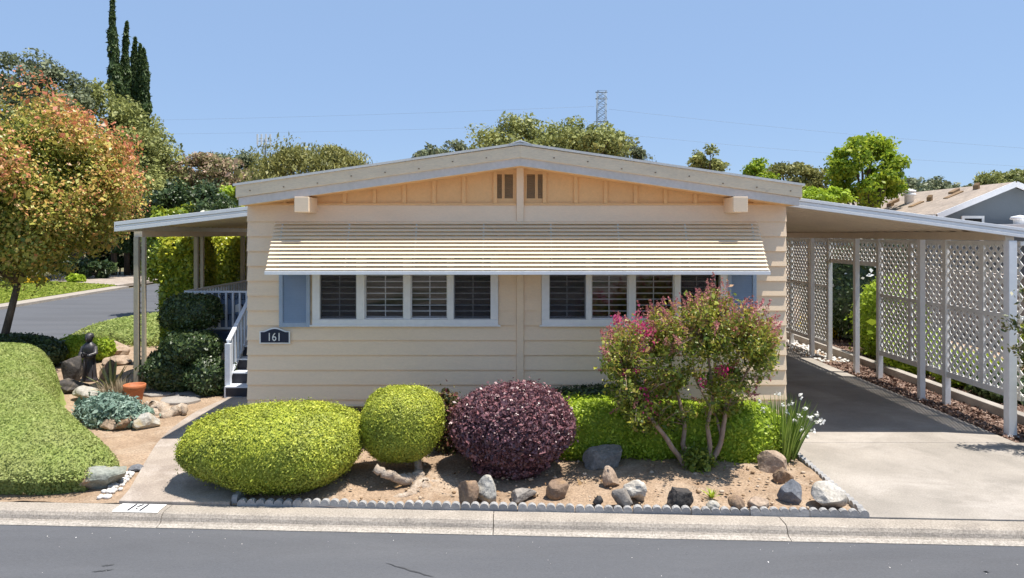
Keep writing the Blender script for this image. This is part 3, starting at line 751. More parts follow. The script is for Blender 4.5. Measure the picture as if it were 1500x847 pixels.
window(*W2, [(xx(804), xx(858), 'screen'), (xx(866), xx(920), 'slide'), (xx(930), xx(987), 'slide'), (xx(996), xx(1048), 'screen')],
       [(xx(858), xx(866), 1), (xx(920), xx(930), 0), (xx(987), xx(996), 1)])

def shutter(x0, x1):
    s = MB(); z0, z1 = 1.495, 2.56; y0, y1 = YF - 0.05, YF - 0.018
    s.box(x0, x0 + .05, y0, y1, z0, z1); s.box(x1 - .05, x1, y0, y1, z0, z1)
    s.box(x0 + .0505, x1 - .0505, y0, y1, z0, z0 + .06); s.box(x0 + .0505, x1 - .0505, y0, y1, z1 - .06, z1)
    o = s.build('shutter', M['shutter'], house, bevel=0.003)
    l_ = MB(); n = 30
    for i in range(n):
        zz = z0 + .062 + (z1 - z0 - .124) * i / n
        l_.prism([(y1 - .001, zz + .03), (y0 + .006, zz), (y1 - .001, zz)], 'x', x0 + .051, x1 - .051)
    l_.build('louvre', M['shutter'], o)
shutter(X(409, 9.22), X(454, 9.22)); shutter(X(1066, 9.22), X(1108, 9.22))

# stepped aluminium awning
aw = MB(); nS = 13; ya, za = YF - 0.02, 2.925; yb_, zb_ = 8.52, 2.285
xl0, xr0, xl1, xr1 = X(403, 9.24), X(1109, 9.24), X(389, 8.52), X(1127, 8.52)
awn = thing('awning', None, None, (0, YF, 2.3)); awn.parent = house; awn.location = (0, 0, 2.3)
del_keys = [k for k in awn.keys()]
for i in range(nS):
    t0, t1 = i / nS, (i + 1) / nS
    y0, z0 = ya + (yb_ - ya) * t0, za + (zb_ - za) * t0
    y1, z1 = ya + (yb_ - ya) * t1, za + (zb_ - za) * t1
    L0, R0 = xl0 + (xl1 - xl0) * t0, xr0 + (xr1 - xr0) * t0; L1, R1 = xl0 + (xl1 - xl0) * t1, xr0 + (xr1 - xr0) * t1
    # pan: slopes, then a rolled lip that overhangs the next slat
    pts = [(min(y0 + 0.034, YF - .012), z0 + 0.001), (y1 - 0.004, z1 + 0.0215), (y1 - 0.008, z1 + 0.019), (y1 - 0.008, z1 + 0.011), (y1 - 0.005, z1 + 0.011), (y1 - 0.0035, z1 + 0.0165), (min(y0 + 0.034, YF - .012), z0 - 0.003)]
    n = len(pts); xs0 = [L0] + [L1] * (n - 2) + [L0]; xs1 = [R0] + [R1] * (n - 2) + [R0]
    s_ = MB(); s_.add([(a, *q) for a, q in zip(xs0, pts)] + [(a, *q) for a, q in zip(xs1, pts)],
                      [(k, (k + 1) % n, n + (k + 1) % n, n + k) for k in range(n)] + [list(range(n))[::-1], list(range(n, 2 * n))])
    aw.v += [(0, 0, 0)] * 0; b = len(aw.v); aw.v += s_.v
    for f in s_.f: aw.f.append([b + k for k in f]); aw.m.append(0); aw.sm.append(False)
aw.build('awning_slats', M['awning'], awn)
v = MB(); v.box(xl1 - .01, xr1 + .01, yb_ - 0.014, yb_ - 0.002, zb_ - 0.042, zb_ - 0.002); v.box(xl1 - .01, xr1 + .01, yb_ - 0.004, yb_ + 0.03, zb_ - 0.001, zb_ + 0.006)
v.build('valance', M['white_metal'], awn, bevel=0.002)
for x in np.linspace(xl1 + 0.1, xr1 - 0.1, 8):
    xt = x * 1.04; v = MB(); v.bar((xt, ya - .02, za - .035), (x, yb_ + .05, zb_ - .012), 0.02, 0.02); v.build('awning_rafter', M['white_metal'], awn)
for x in (xl1 + .03, xr1 - .03):
    v = MB(); v.bar((x, yb_ + .02, zb_ - .02), (x, YF - 0.02, zb_ - .05), 0.018, 0.018); v.build('awning_arm', M['white_metal'], awn)
# crawl space vent low on the wall
v = MB(); v.box(X(505, 9.24), X(556, 9.24), YF - 0.034, YF - 0.02, 0.28, 0.42)
o = v.build('skirting_vent', M['brown'], house)
v = MB()
for i in range(6): v.box(X(506, 9.24), X(555, 9.24), YF - 0.040, YF - 0.0345, 0.29 + i * 0.021, 0.301 + i * 0.021)
v.build('louvre', M['dark'], o)

# number plaque, an arched board
def arch_poly(x0, x1, z0, zs, zt, n=14):
    pts = [(x0, z0), (x1, z0), (x1, zs)]
    for i in range(n + 1):
        t = i / n; x = x1 + (x0 - x1) * (0.12 + 0.76 * t)
        pts.append((x, zs + (zt - zs) * (0.5 - 0.5 * math.cos(2 * math.pi * t)) ** 0.6))
    pts.append((x0, zs)); return pts
pq = thing('address_plaque', 'navy arched plaque reading 161 on the siding under the left blue shutter', 'sign', (X(401, 9.2), YF - 0.02, 1.38))
b = MB(); b.prism(arch_poly(X(379, 9.2), X(424, 9.2), 1.268, 1.435, 1.485), 'y', YF - 0.036, YF - 0.017); b.build('frame', M['white_metal'], pq, bevel=0.002)
b = MB(); b.prism(arch_poly(X(381, 9.2), X(422, 9.2), 1.284, 1.425, 1.468), 'y', YF - 0.040, YF - 0.0365); b.build('panel', M['plaque'], pq)
text_obj('numerals', '161', 0.155, M['white_paint'], pq, (X(401, 9.2), YF - 0.043, 1.355), (math.pi/2, 0, 0), 0.002, 0.85)

# ------------------------------------------------------------------ carport on the right
cp = thing('carport', 'white carport roof over the driveway on slim white posts', 'carport', (5.3, 9.2, 0))
yc = 9.27
def cz(x, z0=3.26, z1=2.84): return z0 + (z1 - z0) * (x - 3.76) / (6.9 - 3.76)
CX0, CX1 = 3.74, 7.06
mb = MB()
mb.prism([(CX0, cz(CX0) - 0.03), (CX1, cz(CX1) - 0.03), (CX1, cz(CX1) - 0.05), (CX0, cz(CX0) - 0.05)], 'y', yc + 0.06, 21.0)
for k in range(38):                              # pan ribs under the roof
    y = yc + 0.35 + k * 0.31
    mb.prism([(CX0, cz(CX0) - 0.0505), (CX1, cz(CX1) - 0.0505), (CX1, cz(CX1) - 0.075), (CX0, cz(CX0) - 0.075)], 'y', y, y + 0.03)
mb.build('roof', M['soffit'], cp)
mb = MB()
for (a, b, off) in ((0.0, 0.042, 0.0), (0.046, 0.088, 0.012), (0.092, 0.132, 0.0)):   # stepped fascia
    mb.prism([(CX0, cz(CX0) - a), (CX1, cz(CX1) - a), (CX1, cz(CX1) - b), (CX0, cz(CX0) - b)], 'y', yc + off, yc + 0.055)
mb.prism([(CX0, cz(CX0) - .002), (CX1, cz(CX1) - .002), (CX1, cz(CX1) - .13), (CX0, cz(CX0) - .13)], 'y', yc + 0.056, yc + 0.062)
mb.build('fascia', M['white_metal'], cp, bevel=0.003)
mb = MB(); mb.box(6.75, 6.87, yc + 0.07, 20.9, 2.66, 2.785); mb.build('beam', M['soffit'], cp, bevel=0.004)
for y in (9.33, 11.36, 13.5, 15.5, 17.6, 19.7):
    q = 0.055 if y < 10 else 0.045
    p = MB(); p.box(6.81 - q, 6.81 + q, y - q, y + q, 0.0, 2.66); p.box(6.81 - q - .03, 6.81 + q + .03, y - q - .03, y + q + .03, -0.01, 0.012)
    p.build('post', M['white_metal'], cp, bevel=0.005)

# lattice screen
lat = thing('lattice_fence', 'white diagonal lattice screen standing along the carport with a gateway gap', 'fence', (7.0, 9.3, 0))
def lattice(y0, y1, z0, z1, name='lattice_panel'):
    mb = MB(); sp = 0.150; wd = 0.046
    for sgn, xo in ((1, 6.996), (-1, 7.007)):
        lo = (z0 - sgn * y1) if sgn > 0 else (z0 + y0); hi = (z1 - sgn * y0) if sgn > 0 else (z1 + y1)
        c = math.floor(lo / sp) * sp
        while c < hi:
            # z = sgn*y + c clipped to the rectangle
            ys = sorted([y0, y1, (z0 - c) * sgn, (z1 - c) * sgn]); ya_, yb2 = ys[1], ys[2]
            if yb2 - ya_ > 0.03 and y0 - 1e-6 <= ya_ and yb2 <= y1 + 1e-6:
                mb.bar((xo, ya_, sgn * ya_ + c), (xo, yb2, sgn * yb2 + c), 0.008, wd, up=(0, -sgn, 1))
            c += sp
    p = mb.build(name, M['white_lath'], lat)
    f = MB(); x0, x1 = 6.975, 7.03
    f.box(x0, x1, y0, y1, z0 - .045, z0 + .045)
    f.box(x0 + .002, x1 - .002, y0, y1, z1 - .03, z1 + .03)
    if z1 - z0 > 1: f.box(x0 + .004, x1 - .004, y0, y1, 1.56, 1.62)
    ym = (y0 + y1) / 2
    if z1 - z0 > 1: f.box(x0 + .006, x1 - .006, ym - .045, ym + .045, z0 + .046, z1 - .031)
    f.build('frame', M['white_paint'], p, bevel=0.003)
for (a, b, z0, z1) in ((9.32, 11.0, .50, 2.62), (11.0, 13.0, .50, 2.62), (13.0, 15.05, 2.17, 2.62), (15.05, 17.1, .33, 2.62), (17.1, 19.4, .33, 2.62)):
    lattice(a + .045, b - .045, z0, z1)
for y in (11.0, 13.0, 15.05, 17.1, 19.4):
    p = MB(); p.box(6.955, 7.045, y - .043, y + .043, -0.02, 2.66); p.build('post', M['white_paint'], lat, bevel=0.004)

# ------------------------------------------------------------------ porch on the left
pc = thing('porch_canopy', 'white porch canopy with tan double posts at the left end of the home', 'canopy', (-5.2, 11.7, 0))
yp = 11.7; PX0, PX1 = -6.80, -3.62
def pz(x): return 2.96 + (x + 6.79) * 0.117
mb = MB()
mb.prism([(PX0, pz(PX0) - .03), (PX1, pz(PX1) - .03), (PX1, pz(PX1) - .05), (PX0, pz(PX0) - .05)], 'y', yp + .06, 19.5)
for k in range(25):
    y = yp + 0.35 + k * 0.31
    mb.prism([(PX0, pz(PX0) - .0505), (PX1, pz(PX1) - .0505), (PX1, pz(PX1) - .07), (PX0, pz(PX0) - .07)], 'y', y, y + .03)
mb.build('roof', M['soffit'], pc)
mb = MB()
for (a, b, off) in ((0, .06, 0), (.066, .10, .014), (.106, .165, 0)):
    mb.prism([(PX0, pz(PX0) - a), (PX1, pz(PX1) - a), (PX1, pz(PX1) - b), (PX0, pz(PX0) - b)], 'y', yp + off, yp + .055)
mb.box(PX0 - .02, PX0 - .002, yp, 19.5, pz(PX0) - .165, pz(PX0) - .002)
mb.build('fascia', M['white_metal'], pc, bevel=0.003)
mb = MB(); mb.box(-6.52, -6.38, yp + .07, 19.4, 2.70, 2.80); mb.build('beam', M['soffit'], pc, bevel=0.004)
def dpost(y, gap=0.13):
    p = MB()
    p.box(-6.51, -6.43, y - .04, y + .04, 0, 2.70); p.box(-6.51 + gap, -6.45 + gap, y - .03, y + .03, 0, 2.70)
    o = p.build('post', M['post'], pc, bevel=0.004)
    s = MB(); n = 9
    for i in range(n):
        z = 0.25 + i * 0.28; pts = []
        for k in range(13):
            a = k / 12 * 2 * math.pi
            pts.append((-6.43 + 0.012 + 0.02 * (1 + math.sin(a)), y, z + 0.2 * k / 12))
        s.tube(pts, 0.005, 5)
    s.build('scroll', M['post'], o)
for y in (11.78, 14.0, 16.4, 18.9): dpost(y)

porch = thing('porch', 'porch deck with pale balustrade and dark steps beside the home', 'porch', (-4.9, 12.6, 0))
DZ = 0.95; yd = 12.66; dx0, dx1 = -6.07, -3.62
mb = MB(); mb.box(dx0, dx1, yd, 18.5, DZ - .05, DZ); mb.build('deck', M['deck_edge'], porch, bevel=.004)
mb = MB(); mb.box(dx0 + .01, dx1, yd + .01, yd + .05, DZ - .20, DZ - .052); mb.build('deck_fascia', M['deck_edge'], porch)
mb = MB()
for k in range(4): mb.prism([(yd + .03, .02 + .187 * k), (yd + .03, .207 + .187 * k), (yd + .05, .207 + .187 * k), (yd + .05, .02 + .187 * k)], 'x', dx0 + .02, -4.82)
mb.build('skirt', M['siding'], porch)
for k in range(5):
    y0 = 11.46 + .24 * k; z1 = .19 * (k + 1)
    s = MB(); s.box(-4.80, -3.63, y0 + .002, yd + .03 if k == 4 else 11.46 + .24 * (k + 1) + .02, z1 - .19 + .001, z1 - .02)
    st = s.build('step', M['step'], porch)
    n_ = MB(); n_.box(-4.82, -3.63, y0 - .02, y0 + .25, z1 - .0195, z1 + .002); n_.build('nosing', M['rail'], st)
    if k == 0:
        n_ = MB(); n_.box(-4.83, -4.805, y0 - .005, y0 + .03, .0, z1 - .02); n_.box(-4.83, -3.63, y0 - .006, y0 + .001, 0.0, .018); n_.build('trim', M['rail'], st)
def railing(a, b, zt, zb_, n, nm='railing', wd=.035):
    a, b = Vector(a), Vector(b); r = MB()
    r.bar((a.x, a.y, a.z + zt), (b.x, b.y, b.z + zt), .07, .035); r.bar((a.x, a.y, a.z + zb_), (b.x, b.y, b.z + zb_), .045, .04)
    for i in range(n + 1):
        p = a.lerp(b, i / n); r.bar((p.x, p.y, p.z + zb_), (p.x, p.y, p.z + zt), wd, wd, up=(0, 1, 0))
    return r.build(nm, M['rail'], porch, bevel=.003)
railing((dx0, yd + .02, DZ), (-4.80, yd + .02, DZ), .73, .05, 10)
railing((dx0, yd + .05, DZ), (dx0, 18.4, DZ), .73, .05, 44)
railing((-4.80, 11.55, .19), (-4.80, yd + .02, DZ), .75, .10, 8)
mb = MB(); mb.box(-4.845, -4.755, 11.51, 11.59, .19, .90); mb.build('newel', M['rail'], porch, bevel=.004)
bn = thing('porch_sign', 'blue for sale board standing on the porch behind the white balusters', 'sign', (-5.25, yd + .12, DZ))
b = MB(); b.box(-5.72, -4.84, yd + .10, yd + .115, DZ + .02, DZ + .70); b.build('board', M['banner'], bn, bevel=.003)
text_obj('lettering', 'FOR SALE', .125, M['ink'], bn, (-5.22, yd + .097, DZ + .61), (math.pi/2, 0, 0), .001)
text_obj('lettering', 'KETTL', .15, M['ink'], bn, (-5.30, yd + .097, DZ + .24), (math.pi/2, 0, 0), .001)
b = MB()
b.prism([(-5.17, DZ + .34), (-5.06, DZ + .36), (-5.02, DZ + .42), (-5.10, DZ + .50), (-5.17, DZ + .47)], 'y', yd + .095, yd + .0995); b.build('emblem', M['white_paint'], bn)
b = MB(); b.prism([(-5.05, DZ + .36), (-4.98, DZ + .40), (-5.02, DZ + .48), (-5.13, DZ + .53), (-5.05, DZ + .46)], 'y', yd + .093, yd + .0945); b.build('emblem', M['ink'], bn)

# ------------------------------------------------------------------ neighbour's house
nb = thing('neighbour_house', 'grey gabled house with tan shingle roof beyond the carport', 'house', (22, 30, 0))
dN = 30.0; px_, zp_ = 21.84, 5.02; ex, ez = 18.45, 3.62; e2, ez2 = 26.5, 3.10
mb = MB(); mb.prism([(18.8, 0), (26.0, 0), (26.0, 3.2), (px_, zp_ - .12), (18.8, 3.70)], 'y', dN, dN + 15.0); mb.build('wall', M['slate_wall'], nb)
rf = MB()
rf.prism([(ex, ez), (px_, zp_), (px_, zp_ - .06), (ex, ez - .06)][::-1], 'y', dN - .4, dN + 15.3)
rf.prism([(px_, zp_), (e2, ez2), (e2, ez2 - .06), (px_, zp_ - .06)][::-1], 'y', dN - .4, dN + 15.3)
rfo = rf.build('roof', M['shingle'], nb)
bb = MB()
bb.bar((ex, dN - .43, ez - .10), (px_, dN - .43, zp_ - .10), .04, .24); bb.bar((px_ + .002, dN - .432, zp_ - .10), (e2, dN - .432, ez2 - .10), .04, .24)
bb.box(ex - .12, ex - .005, dN - .3, dN + 15.2, ez - .14, ez - .02)
bb.build('barge_board', M['white_metal'], nb)
wn = MB(); wx0, wx1 = X(1410, 29.9), X(1443, 29.9)
wn.box(wx0, wx1, dN - .06, dN - .001, 2.5, 3.55); wno = wn.build('window', M['white_paint'], nb)
wn = MB(); wn.box(wx0 + .12, wx1 - .12, dN - .07, dN - .062, 2.6, 3.43); wn.build('pane', M['dark'], wno)
def nz(x): return ez + (zp_ - ez) * (x - ex) / (px_ - ex)
v = MB(); vx, vy = X(1332, 34.7), 34.7
v.lathe([(.22, -.15), (.22, .35), (.30, .36), (.30, .46), (.2, .47), (.2, .52), (.30, .53), (.31, .62), (.0, .72)], (vx, vy, nz(vx)), 16); v.build('roof_vent', M['white_metal'], rfo)
for (px2, d2, wv, hv) in ((1400, 31.9, .75, .07), (1345, 33.3, .6, .07), (1401, 32.5, .35, .14), (1365, 32.9, .10, .28), (1434, 31.2, .10, .28), (1313, 36.2, .35, .18), (1307, 35.7, .22, .25)):
    vx = X(px2, d2); vz = nz(vx); v = MB()
    v.prism([(vx - wv/2, nz(vx - wv/2) - .02), (vx + wv/2, nz(vx + wv/2) - .02), (vx + wv/2, nz(vx + wv/2) + hv), (vx - wv/2, nz(vx - wv/2) + hv * .7)], 'y', d2, d2 + .35); v.build('roof_vent', M['brown'], rfo, bevel=.01)
ds = MB(); dxx, dyy = X(1286, 37.5), 37.5; dz_ = nz(max(dxx, ex)) + .02
ds.tube([(dxx, dyy, dz_ - .1), (dxx, dyy, dz_ + .35), (dxx - .05, dyy - .12, dz_ + .5)], .03, 8)
cen = Vector((dxx - .05, dyy - .15, dz_ + .55)); ax = Vector((-.72, -.35, .5)).normalized(); u_ = ax.cross(Vector((0, 0, 1))).normalized(); v_ = u_.cross(ax)
rings = [];
for (r, h) in ((0.02, 0), (.15, .015), (.28, .06), (.38, .12)):
    for k in range(20):
        a = k * 2 * math.pi / 20; rings.append(cen + u_ * math.cos(a) * r + v_ * math.sin(a) * r * 1.1 + ax * h)
ds.add(rings, [(i*20+k, i*20+(k+1) % 20, (i+1)*20+(k+1) % 20, (i+1)*20+k) for i in range(3) for k in range(20)], 0, True)
ds.tube([cen - v_ * .35 + ax * .1, cen + ax * .42], .015, 6)
ds.build('satellite_dish', M['grey_metal'], rfo)
nc = thing('neighbour_carport', 'white flat carport roof in front of the grey house', 'canopy', (22.5, 27, 0))
b = MB(); b.box(X(1478, 27), 27, 24.5, 29.4, 2.98, 3.14); b.build('roof', M['white_metal'], nc, bevel=.01)
for xq in (X(1478, 27) + .3, 26.6):
    for yq in (24.8, 29.0):
        b = MB(); b.box(xq - .06, xq + .06, yq - .06, yq + .06, 0, 2.98); b.build('post', M['white_metal'], nc)
b = MB(); b.lathe([(.22, 0), (.22, .18), (.34, .20), (.30, .30), (0, .36)], (X(1494, 27), 27, 3.14), 14); b.build('roof_vent', M['white_metal'], nc)
# ------------------------------------------------------------------ clipped shrubs and plants in the front bed
# boat-shaped juniper
t = thing('clipped_bush', 'wide boat-shaped clipped green bush overhanging the path and kerb', 'bush', (-2.6, 7.75, 0))
shrub_mesh('foliage', [Blob((-2.33, 7.52, .425), (.68, .68, .46), 2.1, .03, 6, 3, .16, .03, 1.33), Blob((-2.12, 7.66, .57), (.46, .50, .21), 2.1, .03, 5, 6, .3)],
           140000, .021, M['juniper'], t, seed=11, tilt=.40, depth=.055, zmin=.03, aspect=.5, up=.05, szvar=.32)
twigs('stem', (-2.55, 7.7, -.02), [(-2.9, 7.65, .35), (-2.3, 7.75, .35), (-2.55, 7.9, .4)], .05, M['bark'], t, 2)
# ball topiary
t = thing('ball_topiary', 'round light green topiary ball on a bare trunk beside the purple bush', 'bush', (-1.1, 7.72, 0))
shrub_mesh('foliage', [Blob((-1.24, 7.75, .605), (.455, .45, .405), 2.5, .025, 5, 7, .12)], 72000, .0185, M['juniper'], t, seed=12, tilt=.40, depth=.04, aspect=.5, up=.05, szvar=.32)
mb = MB(); mb.tube([(-1.07, 7.72, -.03), (-1.06, 7.72, .12), (-1.09, 7.73, .3)], [.055, .045, .04], 9, jit=.12, rnd=random.Random(2)); mb.build('trunk', M['drift'], t)
# purple barberry
t = thing('purple_bush', 'dense dark purple dome-shaped bush in the middle of the bed', 'bush', (0, 7.85, 0))
shrub_mesh('foliage', [Blob((.01, 7.85, .53), (.70, .62, .48), 2.25, .03, 5, 8, .30), Blob((.0, 7.9, .16), (.48, .45, .22), 2.0, .06, 5, 9, .2)], 60000, .030, M['barberry'], t, seed=13, tilt=.9, depth=.07, zmin=0, aspect=.6, core=.86, szvar=.4)
twigs('stem', (0, 7.85, -.02), [(-.3, 7.7, .4), (.3, 7.8, .4), (0, 8.1, .4)], .03, M['bark'], t, 3)
# small reddish shrub between ball and purple dome
t = thing('small_shrub', 'loose dark reddish shrub half hidden between topiary ball and purple bush', 'bush', (-.82, 8.55, 0))
shrub_mesh('foliage', [Blob((-.80, 8.5, .38), (.28, .26, .36), 2, .15, 6, 10)], 3500, .045, leaf('mixed_red_leaf', [(.05, .08, .02), (.11, .10, .03), (.20, .06, .06)], .3, .4), t, seed=14, tilt=1.0, depth=.16, core=.5)
twigs('stem', (-.82, 8.5, -.02), [(-.95, 8.4, .5), (-.7, 8.5, .55), (-.85, 8.6, .6)], .018, M['bark'], t, 4)
# box hedge below the right window
t = thing('box_hedge', 'long low clipped bright green hedge behind the flowering shrub', 'hedge', (1.85, 8.55, 0))
shrub_mesh('foliage', [Blob((1.05, 8.55, .33), (.58, .40, .36), 4.5, .03, 6, 21), Blob((1.95, 8.50, .31), (.62, .42, .35), 4.0, .035, 6, 22), Blob((2.78, 8.42, .30), (.48, .42, .36), 3.4, .04, 6, 23)],
           46000, .036, M['hedge'], t, seed=15, tilt=.5, depth=.08, aspect=.5, up=.05, szvar=.32)
# small clump behind, at the wall
t = thing('small_shrub', 'thin dark hedge strip against the siding behind the box hedge', 'hedge', (1.3, 9.05, 0))
shrub_mesh('foliage', [Blob((1.2, 9.05, .36), (.75, .13, .38), 4, .03, 6, 25)], 6000, .04, M['dark_shrub'], t, seed=16, depth=.05)

# crape myrtle
cm = thing('crape_myrtle', 'multi-stemmed pink flowering crape myrtle with bare tan trunks', 'tree', (2.15, 7.92, 0))
rd = random.Random(5); rng = np.random.default_rng(55)
base = Vector((2.14, 7.92, 0))
def P3(px, py, d): return Vector((X(px, d), d, Zh(py, d)))
mains = [[P3(1008, 690, 7.9), P3(985, 655, 7.85), P3(962, 624, 7.8), P3(935, 588, 7.75), P3(915, 545, 7.72)],
         [P3(1010, 688, 7.95), P3(1000, 650, 8.0), P3(1003, 622, 8.05), P3(990, 570, 8.1), P3(975, 500, 8.1)],
         [P3(1030, 688, 7.92), P3(1040, 655, 7.9), P3(1036, 625, 7.9), P3(1045, 580, 7.85), P3(1035, 500, 7.8)],
         [P3(1036, 690, 7.95), P3(1056, 650, 7.98), P3(1062, 610, 8.0), P3(1068, 560, 8.0), P3(1090, 490, 8.02)],
         [P3(1058, 646, 7.97), P3(1048, 610, 8.1), P3(1020, 560, 8.2), P3(1010, 490, 8.25)],
         [P3(1064, 600, 8.0), P3(1085, 560, 7.9), P3(1110, 520, 7.8)]]
mb = MB()
for i, s in enumerate(mains):
    pts = []
    for a, b in zip(s[:-1], s[1:]):
        for k in range(3): pts.append(a.lerp(b, k / 3) + Vector((rd.uniform(-.008, .008), rd.uniform(-.008, .008), 0)))
    pts.append(s[-1]); n = len(pts); r0 = .036 if i < 4 else .02
    mb.tube(pts, [r0 * (1 - .72 * k / n) for k in range(n)], 9, jit=.12, rnd=rd)
mb.lathe([(.16, -.04), (.12, .02), (.05, .06)], base, 12)
tips = []                                        # crown shoots
shoots = MB(); LP, LN, LR = [], [], []; FP, FN, FR = [], [], []; GP, GN, GR = [], [], []
anchors = []
for s in mains:
    for k in range(2, len(s)): anchors.append(s[k])
targets = []
def crown_top(px):                               # outline heights of the crown seen from the front
    xs = [880, 900, 930, 960, 1000, 1040, 1060, 1090, 1120, 1142]; ys = [505, 472, 470, 448, 452, 420, 425, 445, 455, 500]
    return float(np.interp(px, xs, ys))
def crown_bot(px):
    xs = [880, 900, 930, 965, 1000, 1040, 1080, 1110, 1142]; ys = [550, 600, 632, 628, 610, 605, 600, 570, 535]
    return float(np.interp(px, xs, ys))
for _ in range(450):
    px = 884 + 254 * rng.beta(1.05, 1.05); d = rng.normal(7.92, .27)
    tt = rng.random() ** 1.2; top = crown_top(px) + 8 * rng.random(); bot = crown_bot(px)
    py = top + (bot - top) * tt
    if abs(d - 7.92) > .62: continue
    if tt > .72 and 985 < px < 1060 and rng.random() < .5: continue
    targets.append((P3(px, py, d), tt))
for e, tt in targets:
    a = min(anchors, key=lambda q: (q - e).length * (1.0 + .8 * max(0, q.z - e.z + .05)))
    if (a - e).length > .75: a = a.lerp(e, .3)
    mid = a.lerp(e, .5) + Vector((0, 0, .06))
    shoots.tube([a, mid, e], [.007, .005, .0025], 5)
    Ls = .22 + .12 * rng.random(); dirv = ((e - mid).normalized() + Vector((0, 0, .9 if tt < .4 else .2))).normalized()
    nl = 60
    for k in range(nl):
        q = e - dirv * Ls * rng.random() + Vector(rng.normal(size=3) * .045)
        LP.append(q); LN.append(Vector(rng.normal(size=3) * .8) + Vector((0, -.2, .6))); LR.append(np.clip(rng.beta(1.3, 2.0) + (.18 if tt < .25 else 0), 0, 1))
    if tt < .36 or rng.random() < .10:           # reddish panicle on the tip
        Lp = .10 + .12 * rng.random(); n2 = 55
        for k in range(n2):
            u = rng.random(); q = e + dirv * Lp * u + Vector(rng.normal(size=3)) * .022 * (1.15 - u)
            FP.append(q); FN.append(Vector(rng.normal(size=3))); FR.append(rng.random() * .85)
for (px, py, rr, n2) in ((905, 468, 8, 90), (938, 475, 15, 240), (950, 487, 10, 90), (948, 590, 12, 130), (942, 572, 9, 60), (913, 548, 8, 70), (1058, 542, 11, 140), (890, 520, 8, 50), (1030, 560, 8, 50), (945, 512, 6, 30), (930, 542, 6, 40), (958, 500, 8, 50)):
    d = 7.62; c = P3(px, py, d); n2 = int(n2 * .6)
    for k in range(n2):
        GP.append(c + Vector(rng.normal(size=3)) * rr * d / 1000 * .55); GN.append(Vector(rng.normal(size=3)) + Vector((0, -.6, .3))); GR.append(rng.random())
mb.v, mb.f, mb.m, mb.sm = mb.v, mb.f, mb.m, mb.sm
mb.build('trunk', M['myrtle_bark'], cm); shoots.build('branches', M['myrtle_bark'], cm)
A = lambda L: np.array([list(q) for q in L], float)
V, F = leaf_quads(A(LP), unit(A(LN)), .045, rng, .5, .55, .3); quads_mesh('crown', [(V, F, 0, np.array(LR))], [M['myrtle']], cm)
V, F = leaf_quads(A(FP), unit(A(FN)), .018, rng, .9, .7, .3); parts = [(V, F, 0, np.array(FR))]
V, F = leaf_quads(A(GP), unit(A(GN)), .024, rng, .9, .9, .3); parts.append((V, F, 1, np.array(GR)))
quads_mesh('blossom', parts, [M['panicle'], M['magenta']], cm)
shrub_mesh('basal_sprout', [Blob((2.14, 7.85, .13), (.20, .17, .15), 2, .15, 6, 31)], 1500, .04, M['myrtle'], cm, seed=32, tilt=1, depth=.12, core=0, rndf=lambda P, r: r.random(len(P)) * .6)

# fortnight lily
il = thing('iris_clump', 'clump of tall grassy blades with small white flowers at the driveway edge', 'plant', (3.30, 8.3, 0))
blades('leaves', (3.28, 8.32, 0), 330, .72, .016, M['iris'], il, seed=41, spread=.42, arch=.35, r0=.17)
mb = MB(); FPp = []; FNn = []; rng = np.random.default_rng(44)
for (px, py) in ((1112, 588), (1118, 600), (1140, 578), (1160, 590), (1170, 610), (1178, 598), (1163, 616), (1186, 612), (1192, 632), (1199, 618), (1174, 630), (1152, 604), (1124, 625), (1172, 580), (1183, 640), (1196, 607), (1206, 616), (1148, 594)):
    d = 8.2 + rng.uniform(-.12, .12); e = P3(px, py, d)
    b0 = Vector((3.3 + rng.uniform(-.1, .1), 8.32, 0)); mid = b0.lerp(e, .55) + Vector((0, 0, .12)); mb.tube([b0, mid, e], [.004, .0035, .002], 5)
    P9 = np.array([list(e + Vector(rng.normal(size=3)) * .014) for k in range(8)]); N9 = unit(np.stack([rng.normal(size=8) * .6, np.full(8, -.5), np.full(8, .8)], 1))
    V, F = leaf_quads(P9, N9, .042, rng, .5, .75, .2); quads_mesh('flower', [(V, F, 0, rng.random(8))], [M['petal']], il)
mb.build('stalk', M['iris'], il)

# sprig of new growth in the bed
t = thing('seedling', 'tiny yellow green seedling near the scalloped edging', 'plant', (X(1043, 7.05), 7.05, .03))
blades('leaves', (X(1043, 7.05), 7.05, .03), 26, .11, .014, M['hedge'], t, seed=47, spread=.9, arch=.4, r0=.02)

# driftwood
dw = MB(); rd = random.Random(9); d0 = 7.42
def wood(pts, rad, jit=.22):
    out = []; rr = []
    for (a, b, r0, r1) in zip(pts[:-1], pts[1:], rad[:-1], rad[1:]):
        for k in range(4): out.append(Vector(a).lerp(Vector(b), k / 4) + Vector((rd.uniform(-.008, .008),) * 3)); rr.append((r0 + (r1 - r0) * k / 4) * 1.25)
    out.append(Vector(pts[-1])); rr.append(rad[-1]); out = [q + Vector((0, 0, .035)) for q in out]; dw.tube(out, rr, 9, jit=jit, rnd=rd)
wood([P3(549, 690, 7.30), P3(563, 697, 7.3), P3(585, 706, 7.35), P3(603, 708, 7.45), P3(613, 716, 7.5)], [.035, .038, .042, .055, .05])
wood([P3(608, 702, 7.5), P3(618, 716, 7.45), P3(625, 722, 7.4), P3(632, 728, 7.35)], [.05, .07, .06, .03])
wood([P3(614, 712, 7.45), P3(605, 728, 7.25), P3(580, 734, 7.15), P3(553, 741, 7.05)], [.055, .04, .025, .012])
wood([P3(600, 728, 7.3), P3(570, 728, 7.3), P3(550, 728, 7.3)], [.03, .018, .008])
wood([P3(622, 712, 7.5), P3(640, 712, 7.5), P3(640, 722, 7.4)], [.035, .025, .012])
